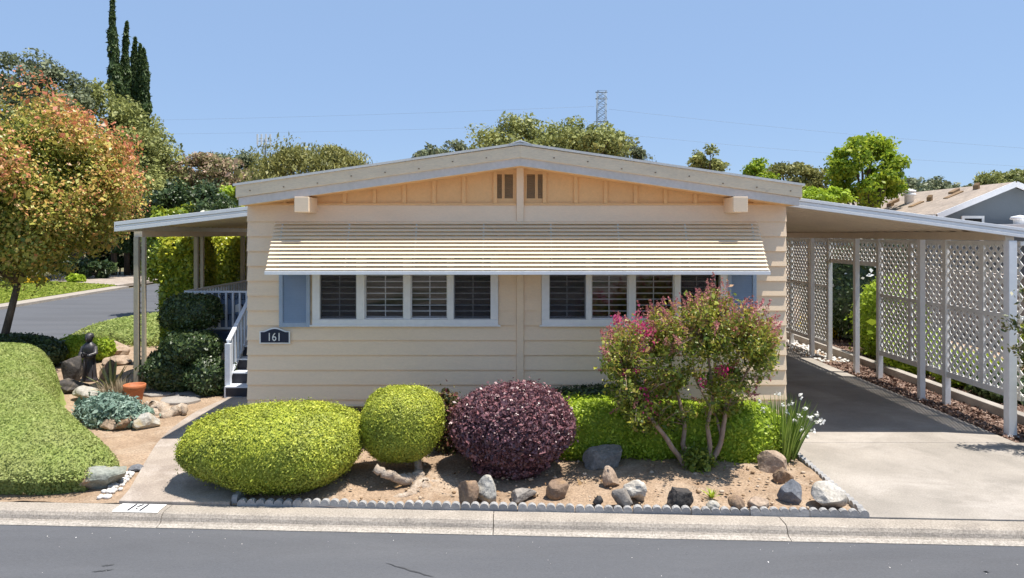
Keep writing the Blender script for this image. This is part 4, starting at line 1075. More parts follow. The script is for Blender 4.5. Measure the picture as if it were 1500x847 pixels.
wood([P3(600, 706, 7.45), P3(612, 698, 7.5), P3(622, 706, 7.5)], [.03, .035, .025])
o = dw.build('driftwood', M['drift'], loc=(X(600, 7.4), 7.4, 0)); tag(o, 'gnarled weathered driftwood lying under the topiary ball', 'driftwood')
# thin branch across the sand
mb = MB(); mb.tube([P3(612, 676, 8.4), P3(640, 673, 8.4), P3(672, 668, 8.4)], [.012, .012, .006], 6)
tag(mb.build('fallen_branch', M['drift'], loc=tuple(P3(640, 673, 8.4))), 'thin pale fallen branch on sand behind the topiary trunk', 'branch')
mb = MB(); mb.tube([P3(1113, 700, 7.75), P3(1122, 706, 7.6), P3(1138, 717, 7.4)], [.009, .009, .007], 6); mb.tube([P3(1058, 708, 7.7), P3(1090, 706, 7.6), P3(1120, 703, 7.65)], [.005, .005, .004], 5)
tag(mb.build('irrigation_pipe', M['dark'], loc=tuple(P3(1120, 705, 7.62))), 'thin black irrigation tubing on sand near the tan boulder', 'pipe')

# rocks in the bed
def rk(label, px, py_base, wpx, hpx, mat, seed, deep=.8, **k):
    d = D(py_base - 7, .03); s = d / 1000
    rock(label, X(px, d), d + wpx * s * deep * .42, wpx * s, wpx * s * deep, hpx * s * .97, M[mat], seed, 'garden rocks', z=.03, **k)
rk('brown pointed boulder by the edging, left of the pale angular rock', 684, 746, 36, 38, 'rock_brown', 101)
rk('pale angular rock with ochre right side beside the brown boulder', 714, 742, 42, 36, 'rock_pale', 102, cuts=12)
rk('flat grey slab rock low in front of the purple bush', 764, 744, 46, 16, 'rock_grey', 103, 1.0, cuts=12)
rk('grey brown blocky rock right of the purple bush shadow', 819, 738, 40, 32, 'rock_brown', 104, cuts=8)
rk('tiny dark stone near the scalloped edging, left of grey rock', 877, 748, 17, 14, 'rock_dark', 105)
rk('striped tan rock in dappled shade behind the white rock', 897, 724, 34, 32, 'rock_tan', 106)
rk('large grey boulder in the shade against the box hedge', 890, 696, 68, 32, 'rock_grey', 107, .6)
rk('grey rounded rock touching the white jagged rock', 913, 750, 32, 27, 'rock_grey', 108)
rk('white jagged rock with dark seams in the bed', 936, 743, 46, 32, 'rock_white', 109, cuts=14, rough=.2)
rk('dark craggy rock below the crape myrtle', 1001, 752, 42, 28, 'rock_dark', 110, rough=.18)
rk('small smooth pale stone against the edging', 1046, 755, 20, 12, 'rock_pale', 111, cuts=3)
rk('small brown round rock at the edging, left of its twin', 1081, 755, 25, 20, 'rock_brown', 112, cuts=5)
rk('small low tan rock at the edging, left of the blue grey rock', 1115, 754, 32, 19, 'rock_tan', 113)
rk('smooth blue grey block of stone near the white boulder', 1160, 746, 38, 34, 'rock_blue', 114, cuts=9, rough=.05)
rk('large tan boulder beside the iris clump', 1135, 704, 46, 34, 'rock_tan', 115)
rk('brown layered rock in front of the tan boulder', 1151, 719, 30, 30, 'rock_brown', 116, rough=.2)
rk('big white boulder at the driveway corner of the bed', 1223, 755, 54, 37, 'rock_white', 117, cuts=10)

# scalloped edging
def edging(name):
    mb = MB(); p = .094; n = 6
    poly = [(0, -.06)]
    for k in range(n):
        for i in range(7):
            a = math.pi * (1 - i / 6); poly.append((p * (k + .5) + p * .485 * math.cos(a), .035 + p * .46 * math.sin(a)))
    poly += [(p * n, -.06)]
    mb.prism([(q[0] - .0, q[1]) for q in poly], 'y', -.028, .028)
    return mb.build(name, M['scallop'], bevel=.007)
ed = edging('edging_block'); tag(ed, 'grey scalloped concrete edging block in the row along the kerb', 'edging', 'edging blocks along the kerb')
xs = [X(345, 6.88) + .569 * i for i in range(11)]; rd = random.Random(3)
for i, x in enumerate(xs):
    o = ed if i == 0 else ed.copy()
    if i: COL.objects.link(o)
    o.location = (x, kb(x) + .045, -.012 + rd.uniform(-.010, .008)); o.rotation_euler = (rd.uniform(-.06, .06), rd.uniform(-.01, .01), -.048 + rd.uniform(-.02, .02))
for i in range(4):
    o = ed.copy(); COL.objects.link(o); y = kb(3.4) + .10 + .569 * i; o.location = (3.425 + .025 * i, y, .0); o.rotation_euler = (0, 0, math.pi/2 - .045)
    tag(o, 'grey scalloped concrete edging block in the row along the driveway', None, 'edging blocks along the driveway')
o = ed.copy(); COL.objects.link(o); o.location = (-2.83, kb(-2.83) + .05, .01); o.rotation_euler = (0, 0, math.pi/2)
tag(o, 'single scalloped edging block turned along the path under the boat-shaped bush', None, 'edging block along the path')

# painted number on the kerb
kn = thing('kerb_number', 'white painted rectangle reading 161 on the kerb in front of the path', 'house number', (X(205, 6.9), kb(-3.7) - .05, .005))
xa, xb = X(172, 6.86), X(241, 6.88)
mb = MB(); vs = []
offs = [(-.004, .006), (-.16, .006), (-.188, -.0025)]
for x in (xa, xb):
    for (o_, z) in offs: vs.append((x, kb(x) + o_, z))
mb.add(vs, [(0, 1, 4, 3), (1, 2, 5, 4)]); mb.build('white_paint', M['white_paint'], kn)
text_obj('numerals', '161', .20, M['ink'], kn, (X(205, 6.88), kb(X(205, 6.88)) - .104, .0095), (0, 0, -.048), .001, .62, 'CENTER', .007)

# ------------------------------------------------------------------ left garden
# big mound of clipped ground juniper
def mound():
    poly = [(-4.90, 7.06), (-4.52, 7.14), (-4.34, 7.5), (-4.53, 7.9), (-5.08, 8.4), (-5.85, 9.15), (-6.6, 9.9), (-6.9, 10.4), (-7.25, 11.0), (-7.75, 11.7), (-8.8, 12.0), (-11, 12.3), (-12.5, 11.5), (-12.8, 9), (-12.5, 7.6), (-11, 7.36), (-8, 7.18), (-6, 7.08)]
    A_ = np.array(poly); B_ = np.roll(A_, -1, 0)
    front = [k for k in range(len(poly)) if poly[k][1] < 7.65 and poly[(k + 1) % len(poly)][1] < 7.65 and not (poly[k][0] > -4.51)]
    def dist(P):
        d = [np.full(len(P), 1e9), np.full(len(P), 1e9)]; ins = np.zeros(len(P), bool)
        for k, (a, b) in enumerate(zip(A_, B_)):
            ab = b - a; t_ = np.clip(((P - a) @ ab) / (ab @ ab), 0, 1); q = 0 if k in front else 1
            d[q] = np.minimum(d[q], np.linalg.norm(P - (a + t_[:, None] * ab), axis=1))
            cnd = ((a[1] > P[:, 1]) != (b[1] > P[:, 1])) & (P[:, 0] < (b[0] - a[0]) * (P[:, 1] - a[1]) / (b[1] - a[1] + 1e-12) + a[0])
            ins ^= cnd
        return d[0], d[1], ins
    def hgt(P, core=False):
        df, dr, ins = dist(P)
        hh = .27 + .66 * np.clip((P[:, 1] - 7.1) / 4.0, 0, 1) ** .85 - .12 * np.clip((P[:, 1] - 11.0) / 1.1, 0, 1) + .05 * np.exp(-((P[:, 0] + 6.2) / 1.2) ** 2 - ((P[:, 1] - 8.2) / .9) ** 2)
        e = np.clip(dr / .50, 0, 1); er = np.sqrt(np.clip(1 - (1 - e) ** 2, 0, 1)) ; e = np.clip(df / .16, 0, 1); ef = .72 + .28 * np.sqrt(np.clip(1 - (1 - e) ** 2, 0, 1))
        r = np.random.default_rng(3); P0 = np.c_[P, 0 * P[:, :1]]
        h = (hh + wob(P0, r, 2.2, .035, 6) + wob(P0, r, 6, .014, 6)) * er * ef
        if core: return np.where(ins & (df > .28), h - .04, -.06)
        return np.where(ins, h, -.05)
    rng = np.random.default_rng(17)
    n = 560000; P = np.stack([rng.uniform(-9.5, -4.4, n), rng.uniform(7.05, 12.3, n)], 1)
    h = hgt(P); ok = h > 0.02; P = P[ok]; h = h[ok]
    e = .01; gx = (hgt(P + [e, 0]) - h) / e; gy = (hgt(P + [0, e]) - h) / e
    N = unit(np.stack([-gx, -gy, np.ones(len(P))], 1))
    # keep density even on steep sides
    w_ = 1 / np.maximum(N[:, 2], .12); keep = rng.random(len(P)) < w_ / 4.0
    P, h, N = P[keep], h[keep], N[keep]
    Q = np.c_[P, h] - N * (rng.random((len(P), 1)) ** 1.3 * .035)
    V, F = leaf_quads(Q, N, .0245, rng, .55, .5, .35)
    parts = [(V, F, 0, rng.random(len(Q)))]
    xs_, ys_ = np.linspace(-13, -4.4, 110), np.linspace(7.05, 12.4, 90); Xg, Yg = np.meshgrid(xs_, ys_); G = np.stack([Xg.ravel(), Yg.ravel()], 1)
    hz = hgt(G, True)
    Vg = np.c_[G, hz]; nx = 110
    Fg = np.array([(j*nx+i, j*nx+i+1, (j+1)*nx+i+1, (j+1)*nx+i) for j in range(89) for i in range(109)])
    parts.append((Vg, Fg, 0, .5))
    # skirt of side foliage at the front
    xs2 = rng.uniform(-9, -4.55, 26000); k_ = np.interp(xs2, [-8, -6, -4.9, -4.5], [7.18, 7.08, 7.06, 7.14]); zz = rng.uniform(0.0, .24, len(xs2))
    Q2 = np.stack([xs2, k_ + .05 + rng.uniform(0, .06, len(xs2)) + .09 * (1 - (zz / .27)) ** .7, zz], 1)
    V, F = leaf_quads(Q2, np.tile([0, -1, -.1], (len(Q2), 1)).astype(float), .030, rng, .5, .5, .35); parts.append((V, F, 0, rng.random(len(Q2)) * .7))
    t = thing('juniper_mound', 'large pillow-like mound of clipped light green juniper left of the path', 'bush', (-7, 9, 0))
    quads_mesh('foliage', parts, [M['mound']], t)
mound()

def simple_bush(name, label, cat, blobs, n, size, mat, seed, group=None, stem=True, **k):
    c = blobs[0].c; t = thing(name, label, cat, (c[0], c[1], 0), group)
    shrub_mesh('foliage', blobs, n, size, M[mat], t, seed=seed, **k)
    if stem: twigs('stem', (c[0], c[1], -.03), [(c[0] + q[0] * .3, c[1] + q[1] * .3, c[2]) for q in ((-1, 0), (1, .4), (.2, -1))], .03, M['bark'], t, seed)
    return t
simple_bush('dark_bush', 'dark clipped bush behind the juniper mound at the left edge', 'bush', [Blob((-10.4, 14.0, .30), (1.15, .6, .43), 2.0, .05, 5, 51)], 14000, .05, 'dark_shrub', 51, depth=.05)
simple_bush('yellow_green_bush', 'bright yellow green bush behind the dark statue', 'bush', [Blob((-9.35, 14.7, .27), (.45, .38, .28), 2.2, .06, 5, 52), Blob((-8.9, 14.8, .25), (.26, .3, .22), 2.2, .06, 5, 53)], 9000, .05, 'hedge', 52, depth=.06)
gc = [Blob((-10.2, 19.5, .05), (1.5, 3.0, .38), 2.2, .03, 5, 61), Blob((-9.3, 21.5, .05), (2.3, 3.2, .36), 2.2, .03, 5, 62), Blob((-9.0, 18.2, .05), (1.5, 1.6, .33), 2.2, .03, 5, 63)]
t = thing('ground_cover', 'low spreading light green ground cover beside the side street', 'plant', (-9.8, 19.5, 0)); shrub_mesh('foliage', gc, 80000, .05, M['mound'], t, seed=61, depth=.04, tilt=.7)
t = thing('blue_juniper', 'spreading blue green juniper in front of the terracotta pot', 'bush', (-5.8, 9.95, 0))
shrub_mesh('foliage', [Blob((-5.80, 9.95, .12), (.36, .33, .26), 2.1, .10, 6, 71), Blob((-5.48, 9.85, .08), (.24, .24, .18), 2.1, .10, 6, 72), Blob((-6.15, 10.3, .10), (.38, .4, .2), 2.1, .1, 6, 73)], 9000, .055, M['bluefir'], t, seed=71, tilt=.9, depth=.10, aspect=.4, core=.75, szvar=.45)
# tiered dark shrub before the porch
t = thing('tiered_shrub', 'dark shrub clipped into layered tiers before the porch railing', 'bush', (-5.9, 12.0, 0))
shrub_mesh('foliage', [Blob((X(280, 12.2), 12.2, Zh(457, 12.2)), (.50, .32, .29), 3, .05, 6, 81), Blob((X(282, 11.9), 11.9, Zh(508, 11.9)), (.48, .35, .26), 2.6, .06, 6, 82),
                       Blob((X(248, 11.9), 12.0, Zh(545, 11.9)), (.50, .36, .38), 2.2, .12, 6, 83), Blob((X(303, 11.6), 11.7, Zh(553, 11.6)), (.36, .3, .32), 2.2, .12, 6, 84)], 26000, .05, M['dark_shrub'], t, seed=81, tilt=.9, depth=.09)
twigs('stem', (-5.7, 12.1, -.02), [(-5.6, 12.2, 1.2), (-5.8, 12.1, .9), (-5.4, 11.9, .5)], .04, M['bark'], t, 8)
# tall hedge columns outside the porch
for (pa, pb, d, lab, sd) in ((238, 296, 14.4, 'tall clipped hedge column with yellow tips, left of the second porch post', 85), (303, 352, 17.0, 'tall clipped hedge column with yellow tips, nearest the home wall', 86)):
    xa, xb = X(pa, d), X(pb, d); zt = Zh(346, d)
    t = thing('hedge_column', lab, 'hedge', ((xa + xb) / 2, d, 0), 'clipped hedge columns outside the porch')
    shrub_mesh('foliage', [Blob(((xa + xb) / 2, d + .3, zt / 2 - .02), ((xb - xa) / 2, .5, zt / 2 + .02), 7, .02, 5, sd)], 26000, .085, M['laurel'], t, seed=sd, tilt=1.0, depth=.09, rndf=lambda P, r: np.clip(r.beta(1.5, 2.2, len(P)) + .45 * np.clip((P[:, 2] - 1.6) / 1.1, 0, 1), 0, 1))
    twigs('trunk', ((xa + xb) / 2, d + .3, -.02), [((xa + xb) / 2, d + .3, 1.8)], .06, M['bark'], t, sd)

# statue of a robed figure
st = MB(); sx, sy = X(131, 12.8), 12.8; k = .88
st.lathe([(.15, -.02), (.15, .03), (.135, .05), (.125, .10), (.115, .25), (.105, .42), (.115, .54), (.125, .62), (.11, .67), (.06, .71), (.045, .735)], (sx, sy, 0), 20, sx=1, sy=.8)
for i in range(9):
    a = i * .7; st.tube([(sx + .12 * math.cos(a), sy + .096 * math.sin(a), .04), (sx + .10 * math.cos(a + .1), sy + .08 * math.sin(a + .1), .40)], [.016, .008], 6)
st.lathe([(.02, .72), (.05, .735), (.068, .775), (.07, .81), (.062, .85), (.04, .88), (.0, .89)], (sx, sy - .01, 0), 16, sx=.92, sy=1.05)
st.lathe([(.072, .80), (.076, .83), (.066, .868), (.04, .893), (.0, .90)], (sx, sy + .008, 0), 16)
st.tube([(sx - .01, sy - .075, .80), (sx - .005, sy - .092, .79), (sx, sy - .078, .775)], [.008, .013, .01], 6)
for s in (-1, 1):
    st.tube([(sx + s * .10, sy, .64), (sx + s * .125, sy - .03, .52), (sx + s * .09, sy - .12, .47), (sx + .05 * s, sy - .16, .50)], [.048, .05, .05, .03], 10)
    for q in range(4): st.tube([(sx + s * .05, sy - .16, .50 + .008 * q), (sx + s * .02, sy - .19, .525 + .008 * q), (sx - s * .002, sy - .195, .55 + .006 * q)], [.009, .008, .006], 5)
tag(st.build('statue', M['bronze'], loc=(sx, sy, 0)), 'dark bronze robed statue standing among rocks left of the porch post', 'statue')
rock('dark upright slab rock left of the statue', X(99, 12.4), 12.5, .32, .4, .64, M['rock_dark'], 201, 'dark rocks by the statue', cuts=12, rotz=.2)
rock('low dark jagged rock in front of the statue', X(98, 11.8), 11.9, .55, .4, .26, M['rock_dark'], 202, 'dark rocks by the statue', rough=.2)
rock('brown upright rock right of the statue base', X(143, 12.6), 12.9, .30, .3, .42, M['rock_brown'], 203, 'dark rocks by the statue')
rock('pale rounded boulder behind the blue juniper', X(125, 11.3), 11.4, .52, .4, .24, M['rock_pale'], 204, cuts=4, rotz=-.4)
rock('tan layered boulder behind the statue', X(165, 15.5), 15.6, .85, .6, .36, M['rock_tan'], 205, rough=.15)
rock('tan flat boulder left of the porch post', X(172, 14.4), 14.4, .60, .45, .22, M['rock_tan'], 206, rough=.15)
rock('pale blue grey angular rock at the right end of the blue juniper', X(208, 9.62), 9.75, .36, .3, .21, M['rock_pale'], 207, cuts=12)
rock('brown pitted rock between two others under the blue juniper', X(181, 9.6), 9.68, .28, .25, .17, M['rock_brown'], 208)
rock('low pale rock under the left of the blue juniper', X(158, 9.6), 9.66, .26, .25, .15, M['rock_tan'], 209)
rock('big grey green boulder with rusty end beside the path kerb', X(136, 7.35), 7.42, .58, .36, .24, M['rock_green'], 210, cuts=13, rough=.16, rotz=.15)
rock('thin grey slab between the mound and the path', X(168, 7.8), 7.85, .26, .22, .07, M['rock_green'], 211, cuts=14)
rock('small grey slab stacked near the white pebbles', X(182, 7.75), 7.95, .20, .15, .06, M['rock_blue'], 212, cuts=14)
rng = np.random.default_rng(31); bl = []
for i in range(70):
    y = rng.uniform(7.08, 7.85); x0 = np.interp(y, [7.0, 7.9], [-4.10, -4.36]); bl.append(Blob((x0 - rng.uniform(0, .17), y, .012), (rng.uniform(.018, .035), rng.uniform(.018, .03), .02)))
tag(shrub_mesh('white_pebbles', bl, 10, .001, M['pebble'], core=1.0, zmin=-.02, loc=(-4.2, 7.4, 0)), kind='stuff')
# weathered stump pieces by the path bend
dw = MB(); rd = random.Random(12)
wood([P3(214, 603, 10.6), P3(225, 598, 10.7), P3(240, 606, 10.6), P3(250, 612, 10.5)], [.07, .10, .09, .05], .35)
wood([P3(236, 616, 10.2), P3(252, 612, 10.3), P3(268, 600, 10.4), P3(270, 610, 10.3)], [.06, .07, .06, .03], .35)
wood([P3(205, 601, 10.9), P3(222, 605, 10.6), P3(234, 612, 10.4)], [.04, .06, .04], .3)
tag(dw.build('weathered_stump', M['drift'], loc=(-5.45, 10.5, 0)), 'weathered tan wood stump on the sand by the path bend', 'driftwood')
# flagstones
rd = random.Random(21)
for i, (px, py, lab) in enumerate(((238, 577, 'flat grey flagstone beside the terracotta pot'), (262, 588, 'flat grey flagstone nearest the path bend'), (283, 578, 'flat grey flagstone below the tiered shrub'))):
    d = D(py); c = (X(px, d), d); mb = MB()
    mb.prism([(c[0] + (.33 + rd.uniform(-.06, .06)) * math.cos(a), c[1] + (.30 + rd.uniform(-.06, .06)) * math.sin(a)) for a in np.linspace(0, 2 * math.pi, 7, endpoint=False)], 'z', -.03, .035)
    tag(mb.build('flagstone', M['flag'], bevel=.01, loc=(c[0], c[1], 0)), lab, 'flagstone', 'flagstones by the porch')
# terracotta pot with dry plant, agave, straw
pt = thing('plant_pot', 'terracotta pot standing in front of the porch posts', 'pot', (X(197, 11.1), 11.1, 0))
c = (X(197, 11.1), 11.1, 0)
b = MB(); b.lathe([(.10, 0), (.115, .05), (.145, .22), (.148, .225), (.165, .23), (.170, .30), (.158, .31), (.148, .30), (.14, .26)], c, 28); b.build('pot', M['terracotta'], pt)
b = MB(); b.lathe([(.145, .245), (.10, .262), (.03, .268)], c, 20); b.build('soil', M['rock_brown'], pt)
t = thing('agave', 'spiky pale green agave on the sand beside the statue', 'plant', (X(164, 11.9), 11.9, 0)); blades('leaves', (X(164, 11.9), 11.9, .02), 26, .55, .055, M['agave'], t, seed=91, spread=1.1, arch=.15, r0=.05)
t = thing('dry_grass_tuft', 'dry straw coloured tuft left of the terracotta pot', 'plant', (X(172, 11.3), 11.3, 0)); blades('leaves', (X(172, 11.3), 11.3, 0), 300, .34, .010, M['straw'], t, seed=92, spread=.8, arch=.5, r0=.22)

# ------------------------------------------------------------------ behind the lattice
simple_bush('garden_shrub', 'sunny yellow green shrub seen through the gateway in the lattice', 'bush', [Blob((8.35, 15.1, .85), (.62, .8, .95), 2.2, .12, 5, 301), Blob((8.2, 14.6, .4), (.5, .5, .5), 2, .15, 5, 302)], 9000, .085, 'hedge', 301, tilt=1, depth=.2, core=.8)
t = simple_bush('flowering_shrub', 'dark shrub dotted with white flowers behind the gateway gap', 'bush', [Blob((9.1, 17.6, 1.4), (1.0, .9, 1.35), 2.2, .12, 5, 303)], 9000, .09, 'dark_shrub', 303, tilt=1, depth=.2)
rng = np.random.default_rng(304); P_, N_ = Blob((9.1, 17.6, 1.4), (1.0, .9, 1.35), 2.2).sample(260, rng); V, F = leaf_quads(P_ + N_ * .05, N_, .10, rng, .6, .9, .3); quads_mesh('blossom', [(V, F, 0, rng.random(len(P_)))], [M['petal']], t)
for i, (xq, yq, hq, mt, lab) in enumerate(((8.3, 12.4, .55, 'maple', 'low leafy green plant under the lattice beside the gateway'), (8.4, 11.4, .35, 'dark_shrub', 'low dark plant under the middle of the lattice'), (8.1, 13.6, .8, 'hedge', 'bushy green plant right of the gateway behind the lattice'),
                                   (8.2, 18.2, .5, 'yellow', 'yellow tinted low bush at the far end of the lattice'), (9.3, 20.2, 1.5, 'dark_shrub', 'tall dark shrub behind the far end of the lattice'), (10.4, 13.2, 1.1, 'laurel', 'mixed leafy shrub behind the right lattice panels'))):
    simple_bush('garden_shrub', lab, 'bush', [Blob((xq, yq, hq * .5), (.5 + .2 * hq, .5, hq * .55), 2, .15, 5, 310 + i)], 4500, .075, mt, 310 + i, 'shrubs behind the lattice', tilt=1, depth=.18, core=.75)
# pale garden wall further right
mb = MB(); mb.box(12.0, 12.2, 9, 28, -.1, 1.7); mb.box(11.97, 12.23, 9, 28, 1.7, 1.76); tag(mb.build('garden_wall', M['path'], loc=(12.1, 18, 0)), 'pale garden wall seen through the lattice holes', 'wall')
# plants at the right margin
simple_bush('edge_bush', 'dark green clipped bush just right of the front carport post', 'bush', [Blob((7.28, 9.0, .52), (.38, .35, .40), 2.2, .05, 5, 331)], 7000, .04, 'juniper', 331)
og = thing('overhanging_shrub', 'loose small-leaved shrub reaching in from the right beside the carport post', 'bush', (7.7, 8.55, 0))
rd = random.Random(77); rng = np.random.default_rng(77); mb = MB(); Pp = []; Nn = []; Rr = []
for (e, mid) in (((6.32, 8.72, 1.66), (7.0, 8.65, 1.2)), ((6.42, 8.72, 1.28), (7.0, 8.6, .9)), ((6.45, 8.6, 2.0), (7.1, 8.6, 1.5)), ((6.62, 8.75, 1.42), (7.1, 8.7, 1.1)), ((6.5, 8.45, .8), (7.1, 8.5, .6)), ((6.75, 8.2, 1.5), (7.3, 8.3, 1.0)), ((6.9, 8.0, 1.2), (7.3, 8.2, .8)), ((6.6, 8.2, 1.0), (7.2, 8.3, .7)), ((6.9, 8.75, 1.9), (7.2, 8.6, 1.3)), ((7.2, 8.3, 1.9), (7.4, 8.4, 1.2))):
    e, mid, b0 = Vector(e), Vector(mid), Vector((7.7, 8.55, 0)); pts = [b0, b0.lerp(mid, .6) + Vector((.05, 0, .15)), mid, e]; mb.tube(pts, [.025, .018, .012, .004], 6)
    for k in range(260):
        u = rng.random() ** .7; q = mid.lerp(e, u) + Vector(rng.normal(size=3)) * .055
        Pp.append(q); Nn.append(Vector(rng.normal(size=3)) + Vector((0, 0, .6))); Rr.append(rng.random() * .7 + (.3 if u > .85 else 0))
mb.build('branches', M['bark'], og); V, F = leaf_quads(A(Pp), unit(A(Nn)), .055, rng, .5, .45, .3); quads_mesh('foliage', [(V, F, 0, np.array(Rr))], [leaf('olive_leaf', [(.04, .07, .02), (.09, .12, .03), (.22, .17, .05)], .25, .45)], og)

# ------------------------------------------------------------------ trees behind
def ctr(px, py, d): return (X(px, d), d, Zh(py, d))
def red_tips(c, r):
    c, r = np.array(c), np.array(r)
    def f(P, g):
        q = (P - c) / r; out = np.clip((np.linalg.norm(q, axis=1) - .60) / .35, 0, 1) * np.clip(.72 + q[:, 2] * .6, 0, 1)
        return np.clip(g.beta(1.2, 2.2, len(P)) * .74 + .80 * out * (g.random(len(P)) < .8), 0, 1)
    return f
dq = 14.0
tree('photinia_tree', 'broad tree with yellow and red new leaves at the left edge', 'tree', (X(-4, dq), dq, 0), ctr(-8, 268, dq), (3.05, 2.1, 2.25), 180, .68, 150000, .062, M['photinia'], 401, trunk_r=.075, shell=.5, rndf=red_tips(ctr(-8, 268, dq), (3.05, 2.1, 2.25)), low=-1, lean=(.45, 0))
tree('oak_tree', 'tall broad olive green oak behind the red leaved tree', 'tree', (X(112, 44), 44, 0), ctr(112, 238, 44), (6.0, 4.5, 5.8), 110, 1.35, 62000, .165, M['oak'], 402, trunk_r=.4)
tree('oak_tree', 'rounded olive oak stepping down right of the cypresses', 'tree', (X(195, 50), 50, 0), ctr(195, 262, 50), (3.9, 3.6, 4.9), 44, 1.45, 20000, .21, M['oak'], 403, trunk_r=.3)
tree('oak_tree', 'open crowned grey green oak rising at the top left corner', 'tree', (X(30, 40), 40, 0), ctr(25, 150, 40), (4.6, 3, 3.3), 42, 1.0, 15000, .17, M['oak_grey'], 404, trunk_r=.35)
for (px, pt_, wpx, d, lab, sd) in ((167, -6, 17, 46, 'tallest dark cypress spire standing apart on the left', 411), (186, 33, 15, 47, 'second cypress spire from the left', 412), (196, 56, 13, 48, 'narrow middle cypress spire in the row of cypresses', 413), (203, 66, 14, 47.5, 'cypress spire just left of the last of the row', 414), (210, 72, 17, 47, 'shorter rightmost cypress spire of the row', 415)):
    zt = Zh(pt_, d); t = thing('cypress_tree', lab, 'tree', (X(px, d), d, 0), 'cypress trees on the skyline'); rng = np.random.default_rng(sd)
    n = 9000; u = rng.random(n); z = 1.5 + (zt - 1.5) * u; R = wpx * d / 2000 * np.clip((1 - u) * 3.0, 0, 1) ** .7 * (1 + .16 * np.sin(u * 37 + sd) + .12 * np.sin(u * 91))
    a = rng.uniform(0, 6.283, n); rr = R * np.sqrt(rng.uniform(.45, 1.1, n)); Pc = np.stack([X(px, d) + rr * np.cos(a) + .12 * np.sin(u * 9 + sd), d + rr * np.sin(a), z], 1)
    Nc = np.stack([np.cos(a), np.sin(a), np.full(n, .5)], 1); V, F = leaf_quads(Pc, unit(Nc), .26, rng, .6, .45, .35, ((0, 0, 1.2), .5)); quads_mesh('crown', [(V, F, 0, rng.random(n))], [M['cypress']], t)
    mb = MB(); mb.tube([(X(px, d), d, -.1), (X(px, d), d, zt * .6), (X(px, d), d, zt * .9)], [.2, .1, .03], 7); mb.build('trunk', M['bark'], t)
tree('mimosa_tree', 'spreading tree dusted with pinkish blossom left of the roof', 'tree', (X(300, 52), 52, 0), ctr(298, 266, 52), (4.4, 3.6, 2.9), 60, 1.05, 22000, .20, M['mimosa'], 421, trunk_r=.2, flat=.45, rndf=lambda P, r: np.clip(r.beta(1.1, 1.7, len(P)) + .25 * (P[:, 2] - Zh(266, 52)) / 2.9, 0, 1))
tree('shade_tree', 'dark green leafy tree under the pink blossoming tree', 'tree', (X(275, 24), 24, 0), ctr(280, 300, 24), (1.65, 1.3, .95), 26, .5, 11000, .10, M['dark_shrub'], 422, trunk_r=.12)
tree('shade_tree', 'grey green tree under the antenna mast', 'tree', (X(345, 60), 60, 0), ctr(345, 262, 60), (4.2, 3, 2.9), 34, 1.2, 12000, .22, M['oak_grey'], 423, trunk_r=.25)
tree('willow_tree', 'broad yellowish weeping tree above the left roof slope', 'tree', (X(455, 42), 42, 0), ctr(455, 268, 42), (4.3, 3.4, 2.9), 60, 1.05, 26000, .20, M['willow'], 424, trunk_r=.3, droop=((0, 0, -1.6), .5), aspect=.35)
tree('copper_tree', 'low reddish brown tree top on the left roof slope', 'tree', (X(535, 50), 50, 0), ctr(538, 262, 50), (2.6, 2, 1.55), 22, .7, 7000, .17, leaf('copper_leaf', [(.10, .05, .035), (.17, .08, .055), (.22, .13, .08)], .25, .5), 425, trunk_r=.2)
tree('oak_tree', 'small open oak crown at the left of the ridge', 'tree', (X(650, 47), 47, 0), ctr(648, 228, 47), (2.7, 2, 1.5), 22, .62, 5200, .18, M['oak_grey'], 431, trunk_r=.25)
tree('oak_tree', 'large oak crown rising directly behind the roof peak', 'tree', (X(760, 45), 45, 0), ctr(760, 222, 45), (3.7, 3, 2.55), 48, .85, 17000, .17, M['oak'], 432, trunk_r=.3)
tree('oak_tree', 'dense dark oak crown right of the roof peak', 'tree', (X(850, 44), 44, 0), ctr(853, 224, 44), (3.5, 3, 2.3), 46, .85, 18000, .17, M['oak'], 433, trunk_r=.3)
tree('oak_tree', 'thin grey oak crown tapering down the right roof slope', 'tree', (X(915, 45), 45, 0), ctr(912, 240, 45), (1.9, 1.8, 1.9), 22, .6, 5000, .17, M['oak_grey'], 434, trunk_r=.25)
tree('slim_tree', 'small isolated dark tree top standing on the right roof slope', 'tree', (X(1038, 40), 40, 0), ctr(1037, 238, 40), (1.05, .9, 1.2), 15, .45, 3600, .15, M['oak'], 435, trunk_r=.15)
tree('lime_tree', 'yellow green tree top at the right end of the roof', 'tree', (X(1112, 36), 36, 0), ctr(1110, 258, 36), (1.0, 1, 1.1), 13, .42, 3200, .14, M['maple'], 436, trunk_r=.15)
tree('olive_tree', 'feathery olive tree between roof end and bright green tree', 'tree', (X(1165, 38), 38, 0), ctr(1168, 268, 38), (1.9, 1.6, 1.55), 26, .55, 7000, .15, M['willow'], 437, trunk_r=.2)
tree('maple_tree', 'bright green rounded tree above the carport roof', 'tree', (X(1265, 35), 35, 0), ctr(1266, 258, 35), (2.15, 2, 2.35), 60, .55, 19000, .15, M['maple'], 438, trunk_r=.2, shell=.65)
tree('small_tree', 'low green tree crown left of the bright green tree', 'tree', (X(1205, 32), 32, 0), ctr(1205, 290, 32), (1.4, 1, .75), 14, .45, 4000, .14, M['hedge'], 439, trunk_r=.12)
tree('oak_tree', 'distant dark oak above the left part of the neighbour roof', 'tree', (X(1345, 70), 70, 0), ctr(1345, 285, 70), (3.2, 3, 2.3), 26, 1.0, 7000, .27, M['oak_grey'], 440, trunk_r=.3)
tree('oak_tree', 'distant low oak above the middle of the neighbour roof', 'tree', (X(1395, 75), 75, 0), ctr(1398, 287, 75), (2.7, 3, 1.6), 18, .8, 4500, .28, M['oak_grey'], 441, trunk_r=.3)
